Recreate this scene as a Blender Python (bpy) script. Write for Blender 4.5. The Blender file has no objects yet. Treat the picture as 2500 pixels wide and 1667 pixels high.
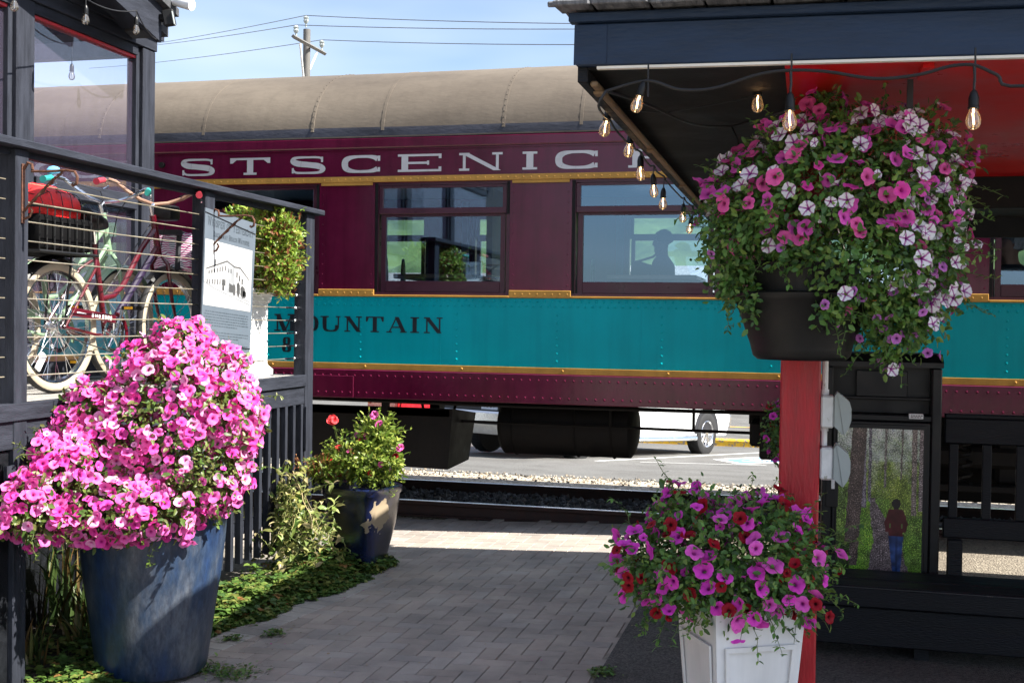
import bpy, bmesh, math, random
from mathutils import Vector, Matrix, noise
random.seed(7)
SC = bpy.context.scene
# ------------------------------------------------------------------ camera, sky, sun, exposure
F_PX, CAM_H = 2830.0, 1.68
def cam_axes(th=14.26, p=1.01, r=.0143):
    th, p = math.radians(th), math.radians(p)
    f0 = Vector((-math.sin(th), math.cos(th), 0)); r0 = Vector((math.cos(th), math.sin(th), 0)); z = Vector((0, 0, 1))
    F = f0*math.cos(p) - z*math.sin(p); U = z*math.cos(p) + f0*math.sin(p)
    R = r0*math.cos(r) + U*math.sin(r)
    return F, R, U*math.cos(r) - r0*math.sin(r)
CF, CR, CU = cam_axes()
cam = bpy.data.cameras.new('camera'); cam.sensor_width = 36; cam.lens = F_PX/2500*36
cam.clip_end = 3000; cam.clip_start = .05
co = bpy.data.objects.new('camera', cam); SC.collection.objects.link(co)
M = Matrix((CR, CU, -CF)).transposed().to_4x4(); M.translation = (0, 0, CAM_H)
co.matrix_world = M; SC.camera = co
cam.dof.use_dof = False
SUN = Vector((.95, -.025, 1.0)).normalized()
el = math.asin(SUN.z); az = math.atan2(SUN.x, SUN.y)
w = bpy.data.worlds.new('World'); SC.world = w; w.use_nodes = True
nt = w.node_tree; nt.nodes.clear()
out = nt.nodes.new('ShaderNodeOutputWorld'); bg = nt.nodes.new('ShaderNodeBackground'); sky = nt.nodes.new('ShaderNodeTexSky')
sky.sky_type = 'NISHITA'; sky.sun_disc = False; sky.sun_elevation = el; sky.sun_rotation = az
sky.air_density = 1.0; sky.dust_density = 1.2; sky.ozone_density = 2.6
bg.inputs[1].default_value = .072
tcw = nt.nodes.new('ShaderNodeTexCoord'); mpw = nt.nodes.new('ShaderNodeMapping'); mpw.inputs['Scale'].default_value = (1.2, 2.2, 7)
mpw.inputs['Rotation'].default_value = (0, .25, 0)
nzw = nt.nodes.new('ShaderNodeTexNoise'); nzw.inputs['Scale'].default_value = 1.3; nzw.inputs['Detail'].default_value = 3.5; nzw.inputs['Roughness'].default_value = .6
rpw = nt.nodes.new('ShaderNodeValToRGB'); rpw.color_ramp.elements[0].position = .30; rpw.color_ramp.elements[1].position = .8
mxw = nt.nodes.new('ShaderNodeMixRGB'); mxw.inputs[2].default_value = (5.4, 5.9, 7.0, 1)
muw = nt.nodes.new('ShaderNodeMath'); muw.operation = 'MULTIPLY'; muw.inputs[1].default_value = .8
L = nt.links.new
L(tcw.outputs['Generated'], mpw.inputs[0]); L(mpw.outputs[0], nzw.inputs['Vector']); L(nzw.outputs['Fac'], rpw.inputs[0])
L(rpw.outputs[0], muw.inputs[0]); L(muw.outputs[0], mxw.inputs[0]); L(sky.outputs[0], mxw.inputs[1]); L(mxw.outputs[0], bg.inputs[0]); L(bg.outputs[0], out.inputs[0])
sl = bpy.data.lights.new('sun', 'SUN'); sl.energy = 5.0; sl.angle = math.radians(.53); sl.color = (1, .95, .87)
so = bpy.data.objects.new('sun', sl); SC.collection.objects.link(so)
so.rotation_euler = SUN.to_track_quat('Z', 'Y').to_euler(); so.location = (8, -4, 12)
SC.view_settings.view_transform = 'Standard'; SC.view_settings.look = 'None'; SC.view_settings.gamma = 1
SC.view_settings.exposure = 1.6
SC.cycles.max_bounces = 10; SC.cycles.transparent_max_bounces = 24; SC.cycles.sample_clamp_indirect = 6

# ------------------------------------------------------------------ helpers
KO = 2500/2352
def P(x, y, X=None, Y=None, Z=None):
    """point of the place that the photo shows at overview pixel (x, y), on a known plane"""
    x *= KO; y *= KO
    d = CF + CR*((x-1250)/F_PX) - CU*((y-833.5)/F_PX)
    if X is not None: t = X/d.x
    elif Y is not None: t = Y/d.y
    else: t = (Z-CAM_H)/d.z
    return Vector((0, 0, CAM_H)) + d*t
def gz(x): return max(-.1, min(.03, .036*(x+1.1)))          # the paving falls gently to the left
def lot(y):                                                  # the car park falls away behind the track
    return -.05 if y < 12.2 else (-.05-.072*(y-12.2) if y < 25 else -.97)

class MB:
    def __init__(s):
        s.bm = bmesh.new(); s.cl = s.bm.verts.layers.float_color.new('col'); s.c = (1, 1, 1, 1); s.mi = 0
    def v(s, p):
        v = s.bm.verts.new(p); v[s.cl] = s.c; return v
    def f(s, vs):
        try:
            f = s.bm.faces.new(vs); f.material_index = s.mi; return f
        except ValueError: return None
    def quad(s, *ps): return s.f([s.v(p) for p in ps])
    def box(s, c, d, rot=None, bev=.0, seg=1):
        m = Matrix.Translation(c) @ (rot.to_4x4() if rot is not None else Matrix()) @ Matrix.Diagonal((d[0], d[1], d[2], 1))
        r = bmesh.ops.create_cube(s.bm, size=1, matrix=m)
        vs = r['verts']; fs = {f for v in vs for f in v.link_faces}
        for f in fs: f.material_index = s.mi
        for v in vs: v[s.cl] = s.c
        if bev > 0:
            es = {e for v in vs for e in v.link_edges}
            b = bmesh.ops.bevel(s.bm, geom=list(es), offset=min(bev, min(d)*.45), segments=seg, affect='EDGES', profile=.5)
            for v in b['verts']: v[s.cl] = s.c
            for f in b['faces']: f.material_index = s.mi
    def bx(s, x0, x1, y0, y1, z0, z1, bev=0): s.box(((x0+x1)/2, (y0+y1)/2, (z0+z1)/2), (abs(x1-x0), abs(y1-y0), abs(z1-z0)), None, bev)
    def tube(s, pts, r, n=8, closed=False, caps=True):
        pts = [Vector(p) for p in pts]; N = len(pts)
        rr = r if isinstance(r, (list, tuple)) else [r]*N
        rings = []; up = None
        for i, p in enumerate(pts):
            if closed: t = pts[(i+1) % N]-pts[i-1]
            else: t = pts[min(i+1, N-1)]-pts[max(i-1, 0)]
            if t.length < 1e-9: t = Vector((0, 0, 1))
            t.normalize()
            if up is None: up = Vector((0, 0, 1)) if abs(t.z) < .9 else Vector((1, 0, 0))
            a = t.cross(up)
            if a.length < 1e-6: a = t.orthogonal()
            a.normalize(); up = a.cross(t).normalized(); 
            rings.append([s.v(p+(a*math.cos(k*2*math.pi/n)+up*math.sin(k*2*math.pi/n))*rr[i]) for k in range(n)])
        for i in range(N if closed else N-1):
            A, B = rings[i], rings[(i+1) % N]
            for k in range(n): s.f((A[k], A[(k+1) % n], B[(k+1) % n], B[k]))
        if caps and not closed:
            s.f(rings[0]); s.f(rings[-1][::-1])
    def cyl(s, a, b, r, r2=None, n=16): s.tube([a, b], [r, r if r2 is None else r2], n)
    def lathe(s, prof, m=None, n=24, sect=None):
        """prof: (radius, height) pairs round local Z"""
        m = m or Matrix(); rings = []
        for (r, z) in prof:
            if r < 1e-6: rings.append([s.v(m @ Vector((0, 0, z)))]); continue
            ring = []
            for k in range(n):
                a = 2*math.pi*k/n; q = sect(a) if sect else 1
                ring.append(s.v(m @ Vector((r*q*math.cos(a), r*q*math.sin(a), z))))
            rings.append(ring)
        for A, B in zip(rings, rings[1:]):
            if len(A) == 1 and len(B) == 1: continue
            for k in range(n):
                k2 = (k+1) % n
                if len(A) == 1: s.f((A[0], B[k2], B[k]))
                elif len(B) == 1: s.f((A[k], A[k2], B[0]))
                else: s.f((A[k], A[k2], B[k2], B[k]))
    def prism(s, pts, m, h):
        """outline pts (x,y) extruded along local z by h"""
        A = [s.v(m @ Vector((p[0], p[1], 0))) for p in pts]; B = [s.v(m @ Vector((p[0], p[1], h))) for p in pts]
        s.f(A[::-1]); s.f(B); n = len(pts)
        for k in range(n): s.f((A[k], A[(k+1) % n], B[(k+1) % n], B[k]))
    def dome(s, p, nrm, r, n=6, h=.7):
        nrm = Vector(nrm).normalized(); a = nrm.orthogonal().normalized(); b = nrm.cross(a); p = Vector(p)
        A = [s.v(p+(a*math.cos(2*math.pi*k/n)+b*math.sin(2*math.pi*k/n))*r) for k in range(n)]
        B = [s.v(p+(a*math.cos(2*math.pi*k/n)+b*math.sin(2*math.pi*k/n))*r*.65+nrm*r*h*.75) for k in range(n)]
        t = s.v(p+nrm*r*h)
        for k in range(n):
            k2 = (k+1) % n; s.f((A[k], A[k2], B[k2], B[k])); s.f((B[k], B[k2], t))
    def ball(s, c, r, n=10, m=8, sc=(1, 1, 1)):
        prof = [(math.sin(math.pi*i/m)*r, -math.cos(math.pi*i/m)*r) for i in range(m+1)]
        prof[0] = (0, -r); prof[-1] = (0, r)
        s.lathe(prof, Matrix.Translation(c) @ Matrix.Diagonal((sc[0], sc[1], sc[2], 1)), n)
    def build(s, name, mats, parent=None, smooth=.6, local=False, norm=True):
        if norm: bmesh.ops.recalc_face_normals(s.bm, faces=s.bm.faces[:])
        if smooth:
            for f in s.bm.faces: f.smooth = True
            for e in s.bm.edges:
                if len(e.link_faces) == 2 and e.calc_face_angle(0) > smooth: e.smooth = False
        me = bpy.data.meshes.new(name); s.bm.to_mesh(me); s.bm.free()
        return link(name, me, mats, parent, local)
INV = {}
def link(name, me, mats, parent=None, local=False):
    for m in (mats if isinstance(mats, (list, tuple)) else [mats]): me.materials.append(m)
    o = bpy.data.objects.new(name, me); SC.collection.objects.link(o)
    if parent is not None:
        o.parent = parent
        if not local: o.matrix_parent_inverse = INV.get(parent.name, Matrix())
    return o
def tag(o, label, cat, group=None):
    o['label'] = label; o['category'] = cat
    if group: o['group'] = group
    return o
def thing(name, label, cat, loc=(0, 0, 0), rz=0, group=None):
    o = bpy.data.objects.new(name, None); SC.collection.objects.link(o); o.empty_display_size = .2
    o.location = loc; o.rotation_euler = (0, 0, rz)
    INV[o.name] = (Matrix.Translation(loc) @ Matrix.Rotation(rz, 4, 'Z')).inverted()
    return tag(o, label, cat, group)
def struct(o, kind='structure'):
    o['kind'] = kind; return o

# ------------------------------------------------------------------ materials
def nodes(name):
    m = bpy.data.materials.new(name); m.use_nodes = True; t = m.node_tree
    b = t.nodes['Principled BSDF']; return m, t, b
def N(t, typ, **kw):
    n = t.nodes.new(typ)
    for k, v in kw.items(): setattr(n, k, v)
    return n
def pm(name, col, rough=.5, metal=0, var=.25, vs=6, bump=0, bs=80, stretch=(1, 1, 1), spec=.5, coat=0, col2=None, lo=.35, hi=.65, rvar=.12, streak=0, chips=None, chip_lo=.66, chip_s=30):
    m, t, b = nodes(name); L = t.links.new
    tc = N(t, 'ShaderNodeTexCoord'); mp = N(t, 'ShaderNodeMapping'); mp.inputs['Scale'].default_value = stretch
    L(tc.outputs['Object'], mp.inputs[0])
    nz = N(t, 'ShaderNodeTexNoise'); nz.inputs['Scale'].default_value = vs; nz.inputs['Detail'].default_value = 6; nz.inputs['Roughness'].default_value = .62
    L(mp.outputs[0], nz.inputs['Vector'])
    rp = N(t, 'ShaderNodeValToRGB'); rp.color_ramp.elements[0].position = lo; rp.color_ramp.elements[1].position = hi
    c2 = col2 or tuple(min(1, c*(1+var)) for c in col); c1 = col if col2 else tuple(c*(1-var) for c in col)
    rp.color_ramp.elements[0].color = (*c1, 1); rp.color_ramp.elements[1].color = (*c2, 1)
    L(nz.outputs['Fac'], rp.inputs[0]); src = rp.outputs[0]
    if streak:
        m4 = N(t, 'ShaderNodeMapping'); m4.inputs['Scale'].default_value = (7, 7, .5); L(tc.outputs['Object'], m4.inputs[0])
        n4 = N(t, 'ShaderNodeTexNoise'); n4.inputs['Scale'].default_value = 1.6; n4.inputs['Detail'].default_value = 7; n4.inputs['Roughness'].default_value = .65; L(m4.outputs[0], n4.inputs['Vector'])
        r4 = N(t, 'ShaderNodeValToRGB'); r4.color_ramp.elements[0].position = .34; r4.color_ramp.elements[0].color = (1-streak, 1-streak, 1-streak, 1); r4.color_ramp.elements[1].position = .56
        x4 = N(t, 'ShaderNodeMixRGB', blend_type='MULTIPLY'); x4.inputs[0].default_value = 1; L(n4.outputs['Fac'], r4.inputs[0]); L(src, x4.inputs[1]); L(r4.outputs[0], x4.inputs[2]); src = x4.outputs[0]
    if chips:
        n3 = N(t, 'ShaderNodeTexNoise'); n3.inputs['Scale'].default_value = chip_s; n3.inputs['Detail'].default_value = 8; n3.inputs['Roughness'].default_value = .7
        L(mp.outputs[0], n3.inputs['Vector'])
        r3 = N(t, 'ShaderNodeValToRGB'); r3.color_ramp.elements[0].position = chip_lo; r3.color_ramp.elements[1].position = chip_lo+.02
        mx = N(t, 'ShaderNodeMixRGB'); mx.inputs[2].default_value = (*chips, 1)
        L(n3.outputs['Fac'], r3.inputs[0]); L(r3.outputs[0], mx.inputs[0]); L(src, mx.inputs[1]); src = mx.outputs[0]
    L(src, b.inputs['Base Color'])
    rr = N(t, 'ShaderNodeMapRange'); rr.inputs['To Min'].default_value = max(.02, rough-rvar); rr.inputs['To Max'].default_value = min(1, rough+rvar)
    rr.inputs['From Min'].default_value = .3; rr.inputs['From Max'].default_value = .7
    L(nz.outputs['Fac'], rr.inputs['Value']); L(rr.outputs[0], b.inputs['Roughness'])
    b.inputs['Metallic'].default_value = metal; b.inputs['Specular IOR Level'].default_value = spec; b.inputs['Coat Weight'].default_value = coat
    b.inputs['Coat Roughness'].default_value = .12
    if bump:
        n2 = N(t, 'ShaderNodeTexNoise'); n2.inputs['Scale'].default_value = bs; n2.inputs['Detail'].default_value = 5
        L(mp.outputs[0], n2.inputs['Vector'])
        bu = N(t, 'ShaderNodeBump'); bu.inputs['Strength'].default_value = min(1, bump); bu.inputs['Distance'].default_value = .006*max(1, bump)
        L(n2.outputs['Fac'], bu.inputs['Height']); L(bu.outputs[0], b.inputs['Normal'])
    return m
def attr_mat(name, rough=.5, trans=0, bump=0, spec=.4, tint=None, coat=0, stain=0):
    """colour comes from the 'col' attribute of the mesh (its own paint, petal or leaf colour)"""
    m, t, b = nodes(name); L = t.links.new
    a = N(t, 'ShaderNodeAttribute'); a.attribute_name = 'col'
    L(a.outputs['Color'], b.inputs['Base Color']); b.inputs['Roughness'].default_value = rough; b.inputs['Specular IOR Level'].default_value = spec
    b.inputs['Coat Weight'].default_value = coat
    if stain:
        tc = N(t, 'ShaderNodeTexCoord'); n5 = N(t, 'ShaderNodeTexNoise'); n5.inputs['Scale'].default_value = 2.3; n5.inputs['Detail'].default_value = 9; n5.inputs['Roughness'].default_value = .68
        r5 = N(t, 'ShaderNodeValToRGB'); r5.color_ramp.elements[0].position = .36; r5.color_ramp.elements[0].color = (1-stain, 1-stain, 1-stain, 1); r5.color_ramp.elements[1].position = .62; r5.color_ramp.elements[1].color = (1.08, 1.06, 1.03, 1)
        x5 = N(t, 'ShaderNodeMixRGB', blend_type='MULTIPLY'); x5.inputs[0].default_value = 1; L(tc.outputs['Object'], n5.inputs['Vector']); L(n5.outputs['Fac'], r5.inputs[0]); L(a.outputs['Color'], x5.inputs[1]); L(r5.outputs[0], x5.inputs[2]); L(x5.outputs[0], b.inputs['Base Color'])
    if trans:
        tr = N(t, 'ShaderNodeBsdfTranslucent'); mx = N(t, 'ShaderNodeMixShader'); mx.inputs[0].default_value = trans
        L(a.outputs['Color'], tr.inputs[0]); L(b.outputs[0], mx.inputs[1]); L(tr.outputs[0], mx.inputs[2])
        L(mx.outputs[0], t.nodes['Material Output'].inputs[0])
    if bump:
        tc = N(t, 'ShaderNodeTexCoord'); n2 = N(t, 'ShaderNodeTexNoise'); n2.inputs['Scale'].default_value = bump; n2.inputs['Detail'].default_value = 6
        bu = N(t, 'ShaderNodeBump'); bu.inputs['Strength'].default_value = .5; bu.inputs['Distance'].default_value = .004
        L(tc.outputs['Object'], n2.inputs['Vector']); L(n2.outputs['Fac'], bu.inputs['Height']); L(bu.outputs[0], b.inputs['Normal'])
    return m
def glass_mat(name, tint=(.92, .95, .96), refl=.16, rough=.02, film=0, filmcol=(.6, .55, .75), gcol=(1, 1, 1)):
    m = bpy.data.materials.new(name); m.use_nodes = True; t = m.node_tree; t.nodes.clear(); L = t.links.new
    o = N(t, 'ShaderNodeOutputMaterial'); tr = N(t, 'ShaderNodeBsdfTransparent'); tr.inputs[0].default_value = (*tint, 1)
    g = N(t, 'ShaderNodeBsdfGlossy'); g.inputs['Roughness'].default_value = rough; g.inputs[0].default_value = (*gcol, 1)
    fr = N(t, 'ShaderNodeFresnel'); fr.inputs[0].default_value = 1.5
    ad = N(t, 'ShaderNodeMath'); ad.operation = 'ADD'; ad.inputs[1].default_value = refl; ad.use_clamp = True
    mx = N(t, 'ShaderNodeMixShader'); L(fr.outputs[0], ad.inputs[0]); L(ad.outputs[0], mx.inputs[0]); L(tr.outputs[0], mx.inputs[1]); L(g.outputs[0], mx.inputs[2])
    res = mx.outputs[0]
    if film:
        d = N(t, 'ShaderNodeBsdfDiffuse'); d.inputs[0].default_value = (*filmcol, 1)
        nz = N(t, 'ShaderNodeTexNoise'); nz.inputs['Scale'].default_value = 14; nz.inputs['Detail'].default_value = 6
        tc = N(t, 'ShaderNodeTexCoord'); mp = N(t, 'ShaderNodeMapping'); mp.inputs['Scale'].default_value = (3, 3, .25)
        L(tc.outputs['Object'], mp.inputs[0]); L(mp.outputs[0], nz.inputs['Vector'])
        mr = N(t, 'ShaderNodeMapRange'); mr.inputs['To Min'].default_value = film*.6; mr.inputs['To Max'].default_value = film*1.5; L(nz.outputs['Fac'], mr.inputs['Value'])
        m2 = N(t, 'ShaderNodeMixShader'); L(mr.outputs[0], m2.inputs[0]); L(res, m2.inputs[1]); L(d.outputs[0], m2.inputs[2]); res = m2.outputs[0]
    L(res, o.inputs[0]); return m
def emit(name, col, s):
    m, t, b = nodes(name); b.inputs['Base Color'].default_value = (*col, 1); b.inputs['Emission Color'].default_value = (*col, 1); b.inputs['Emission Strength'].default_value = s; return m
MAROON = pm('maroon_paint', (.112, .005, .031), .22, var=.22, vs=1.3, streak=.22, bump=.5, bs=2.2, spec=.5, rvar=.05)
TEAL = pm('teal_paint', (.0, .37, .415), .34, var=.09, vs=1.1, streak=.10, bump=.3, bs=2.5, spec=.12, rvar=.05)
GOLD = pm('gold_paint', (.50, .26, .055), .55, spec=.2, streak=.12, var=.12, vs=5, bump=.05, bs=30)
CREAM = pm('cream_lettering', (.60, .57, .56), .35, var=.05)
NAVYBLK = pm('black_lettering', (.008, .012, .02), .4, var=.1)
ROOFM = pm('car_roof_canvas', (.085, .068, .052), .85, var=.2, vs=1.2, bump=.35, bs=30, stretch=(.5, 1.2, 1.2), col2=(.165, .138, .108), lo=.25, hi=.75, streak=.10, spec=.3)
ROOFLOW = pm('dark_roofing', (.03, .032, .045), .6, var=.4, vs=5, bump=.5, bs=40, stretch=(.4, 1, 1), chips=(.25, .22, .2), chip_lo=.7, chip_s=12)  # darker tone, used along the lower edges of the carriage roof
UNDER = pm('underframe_black', (.004, .0035, .0035), .7, var=.5, vs=5, bump=.3, bs=40, col2=(.012, .010, .009), spec=.25)
RUSTRAIL = pm('rail_rust', (.035, .014, .010), .7, var=.4, vs=14, bump=.3)
RAILTOP = pm('rail_steel', (.42, .40, .42), .3, 1, var=.15)
WOOD = pm('dark_painted_wood', (.026, .029, .039), .65, spec=.12, var=.3, vs=5, bump=.5, bs=40, stretch=(6, .7, 6), chips=(.3, .3, .3), chip_lo=.735, chip_s=14)
WOODV = pm('dark_painted_post', (.026, .029, .039), .65, spec=.12, var=.3, vs=5, bump=.5, bs=40, stretch=(6, 6, .7), chips=(.3, .3, .3), chip_lo=.735, chip_s=14)
NAVY = pm('navy_fascia_paint', (.016, .033, .070), .45, spec=.3, var=.25, vs=4, bump=.35, bs=30, stretch=(.7, 6, 3), chips=(.09, .10, .12), chip_lo=.76, chip_s=12)
BLACKW = pm('black_painted_wood', (.0045, .0055, .008), .55, spec=.3, var=.35, vs=5, bump=.5, bs=40, stretch=(.8, 5, 5), chips=(.2, .2, .2), chip_lo=.75, chip_s=22)
SOFFIT = pm('black_soffit', (.005, .005, .005), .7, spec=.3, var=.4, vs=3, bump=.2)
REDP = pm('red_post_paint', (.46, .010, .020), .42, var=.2, streak=.25, vs=6, bump=.5, bs=30, stretch=(5, 5, .7), chips=(.55, .5, .45), chip_lo=.74, chip_s=16)
REDC = pm('red_ceiling_paint', (.60, .004, .005), .38, var=.1, vs=2, bump=.05)
WHITE = pm('white_vinyl', (.78, .78, .77), .4, var=.05, vs=4, streak=.10)
WHITED = pm('weathered_white', (.72, .73, .72), .5, var=.1, vs=18, chips=(.42, .42, .36), chip_lo=.6, chip_s=22)
GREYP = pm('grey_plastic', (.33, .37, .36), .45, var=.08)
BLACKP = pm('black_plastic', (.006, .006, .006), .42, spec=.35, var=.25, vs=4, bump=.05)
RUBBER = pm('tyre_rubber', (.016, .016, .017), .8, var=.3)
CHROME = pm('chrome', (.75, .75, .76), .18, 1, var=.05)
STEEL = pm('steel_cable', (.62, .55, .40), .35, .8, var=.1)
RUSTI = pm('rusty_iron', (.10, .040, .022), .75, .2, var=.5, vs=40, bump=.5)
DECKW = pm('deck_boards', (.30, .285, .26), .7, var=.25, vs=6, bump=.3, stretch=(5, .8, 5))
PLANT = attr_mat('petal', .55, .26, spec=.25)
LEAFM = attr_mat('leaf', .42, .32, spec=.4)
TWIG = attr_mat('stem', .65, 0)
PAINTED = attr_mat('printed', .5, 0, spec=.3)
INTW = pm('car_interior_paint', (.25, .36, .52), .5, var=.06)
INTD = pm('car_interior_dark', (.018, .018, .022), .5)
CGLASS = glass_mat('car_window_glass', (.72, .82, .90), .20, gcol=(.52, .76, 1.0))  # blue of the mirrored sky is tinted into the gloss colour
EGLASS = glass_mat('weathered_plexiglass', (.86, .86, .93), .05, .02, .05, (.50, .44, .66))
BULBG = glass_mat('bulb_glass', (1, .96, .9), .07, .03, .03, (1, .85, .65))
FILA = emit('filament', (1, .60, .28), 4.5)
# ------------------------------------------------------------------ setting: ground, paving, track bed, car park, hills
def grid(name, xs, ys, zf, mat, kind='structure', smooth=True):
    b = MB(); R = [[b.v((x, y, zf(x, y))) for x in xs] for y in ys]
    for j in range(len(ys)-1):
        for i in range(len(xs)-1): b.f((R[j][i], R[j][i+1], R[j+1][i+1], R[j+1][i]))
    o = b.build(name, mat, None, smooth=1.0 if smooth else 0); struct(o, kind); return o
def stone_mat(name, c1, c2, sc=45, bump=1.0):
    m, t, b = nodes(name); L = t.links.new
    tc = N(t, 'ShaderNodeTexCoord'); vo = N(t, 'ShaderNodeTexVoronoi'); vo.inputs['Scale'].default_value = sc
    L(tc.outputs['Object'], vo.inputs['Vector'])
    rp = N(t, 'ShaderNodeValToRGB'); rp.color_ramp.elements[0].color = (*c1, 1); rp.color_ramp.elements[1].color = (*c2, 1)
    sx = N(t, 'ShaderNodeSeparateColor'); L(vo.outputs['Color'], sx.inputs[0]); L(sx.outputs[0], rp.inputs[0])
    nz = N(t, 'ShaderNodeTexNoise'); nz.inputs['Scale'].default_value = 1.7; nz.inputs['Detail'].default_value = 5; L(tc.outputs['Object'], nz.inputs['Vector'])
    mx = N(t, 'ShaderNodeMixRGB'); mx.blend_type = 'MULTIPLY'; mx.inputs[0].default_value = .55
    r2 = N(t, 'ShaderNodeValToRGB'); r2.color_ramp.elements[0].position = .35; r2.color_ramp.elements[1].position = .6; r2.color_ramp.elements[0].color = (.55, .52, .5, 1)
    L(nz.outputs['Fac'], r2.inputs[0]); L(rp.outputs[0], mx.inputs[1]); L(r2.outputs[0], mx.inputs[2]); L(mx.outputs[0], b.inputs['Base Color'])
    bu = N(t, 'ShaderNodeBump'); bu.inputs['Strength'].default_value = bump; bu.inputs['Distance'].default_value = .012; bu.invert = True
    L(vo.outputs['Distance'], bu.inputs['Height']); L(bu.outputs[0], b.inputs['Normal']); b.inputs['Roughness'].default_value = .85
    return m
GRAVEL = stone_mat('pale_gravel', (.26, .215, .155), (.64, .57, .46), 42)
ASPH = stone_mat('car_park_asphalt', (.085, .084, .08), (.17, .166, .155), 110, .5)
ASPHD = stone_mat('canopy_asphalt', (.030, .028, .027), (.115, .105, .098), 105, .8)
SOIL = pm('garden_soil', (.03, .022, .015), .9, var=.4, vs=20, bump=.8)
SANDJ = pm('paver_sand', (.20, .18, .15), .9, var=.3, vs=30)
def ground_z(x, y):
    if y < 9.8: return -.16
    if y < 12.2: return -.085
    return lot(y)
xs = [-400, -60, -20, -10, -5, 0, 5, 15, 60, 400]; ys = [-60, -5, 9.7, 9.85, 11.9, 12.2, 13, 15, 18, 22, 25, 40, 120, 900]
grid('ground', xs, ys, ground_z, GRAVEL, smooth=False)
grid('parking_lot', [-60, -10, 0, 40], [13.05, 18, 25.0, 25.45], lambda x, y: lot(y)+.006, ASPH)
grid('road', [-200, -60, 0, 60, 200], [26.4, 30, 35], lambda x, y: lot(y)+.02, ASPH)
grid('garden_bed', [-4.6, -4.0, -3.5, -3.0, -2.55], [2.5, 3.5, 4.5, 5.5, 6.5, 7.5, 8.2], lambda x, y: gz(x)-.025+(.10 if x < -3.1 and y < 5.6 else (.02 if x < -3.4 else 0))-(.05 if x > -2.7 else 0), SOIL)
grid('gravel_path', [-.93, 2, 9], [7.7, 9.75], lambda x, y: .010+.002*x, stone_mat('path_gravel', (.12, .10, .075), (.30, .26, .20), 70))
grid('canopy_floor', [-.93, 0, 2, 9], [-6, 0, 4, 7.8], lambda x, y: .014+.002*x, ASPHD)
grid('paver_bed', [-9, -4.4, -3.2, -2, -.93], [-6, 2, 6, 9.72], lambda x, y: gz(x)-.0065, SANDJ)
# herringbone pavers, every brick with its own tone
def pavers():
    b = MB(); rnd = random.Random(3); u = .105
    PAL = [(.345, .305, .268), (.355, .31, .272), (.328, .292, .26), (.347, .30, .264), (.34, .308, .28)]
    def brick(x0, y0, dx, dy):
        x1, y1 = x0+dx, y0+dy; cx, cy = (x0+x1)/2, (y0+y1)/2
        if cx > -.90 or cx < -6.2 or cy < 2.6 or cy > 9.68: return
        if cx < -3.35 and cy < 8.2: return
        k = rnd.choice(PAL); q = rnd.uniform(.90, 1.08); b.c = (k[0]*q, k[1]*q, k[2]*q, 1)
        dz = rnd.uniform(-.0008, .0008); g = .0016; e = .003
        top = [(x0+g+e, y0+g+e), (x1-g-e, y0+g+e), (x1-g-e, y1-g-e), (x0+g+e, y1-g-e)]
        bot = [(x0+g, y0+g), (x1-g, y0+g), (x1-g, y1-g), (x0+g, y1-g)]
        tx, ty = rnd.uniform(-.005, .005), rnd.uniform(-.005, .005)
        T = [b.v((x, y, gz(x)+dz+tx*(x-cx)+ty*(y-cy))) for x, y in top]; B = [b.v((x, y, gz(x)-.0045)) for x, y in bot]; D = [b.v((x, y, gz(x)-.03)) for x, y in bot]
        b.f(T)
        for i in range(4):
            j = (i+1) % 4; b.f((B[i], B[j], T[j], T[i])); b.f((D[i], D[j], B[j], B[i]))
    # herringbone lattice: an L of two bricks steps (1,1) and (2,-2) in half-brick units
    for a in range(-60, 100):
        for c in range(-40, 40):
            ox = -4.0 + (a + 2*c)*u; oy = 6.0 + (a - 2*c)*u
            if ox < -7 or ox > -.4 or oy < 2 or oy > 10: continue
            brick(ox, oy, 2*u, u); brick(ox, oy+u, u, 2*u)
    A, B = P(455, 1500, Z=-.07), P(858, 1333, Z=-.06); d = (B-A).normalized(); nrm = Vector((-d.y, d.x, 0)); L_ = (B-A).length; s = -1.0
    while s < L_+.1:
        k = rnd.choice([(.36, .34, .31), (.33, .31, .285)]); q = rnd.uniform(.9, 1.08); b.c = (k[0]*q, k[1]*q, k[2]*q, 1); c = A+d*s+nrm*.02; b.box((c.x, c.y, gz(c.x)-.008), (.099, .205, .03), Matrix.Rotation(math.atan2(d.y, d.x)+rnd.uniform(-.02, .02), 3, 'Z'), .003); s += .1035
    y = 99
    while y < 9.68:                                          # edging course beside the canopy floor
        k = rnd.choice(PAL); q = rnd.uniform(.8, 1.1); b.c = (k[0]*q, k[1]*q, k[2]*q, 1)
        b.box((-.985, y+.105, gz(-.98)-.012), (.10, .205, .03), None, .004); y += .21
    m = attr_mat('brick_paver', .8, 0, 130, .3, stain=.28)
    o = b.build('pavement', m, None, smooth=0, norm=False); struct(o)
pavers()
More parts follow.
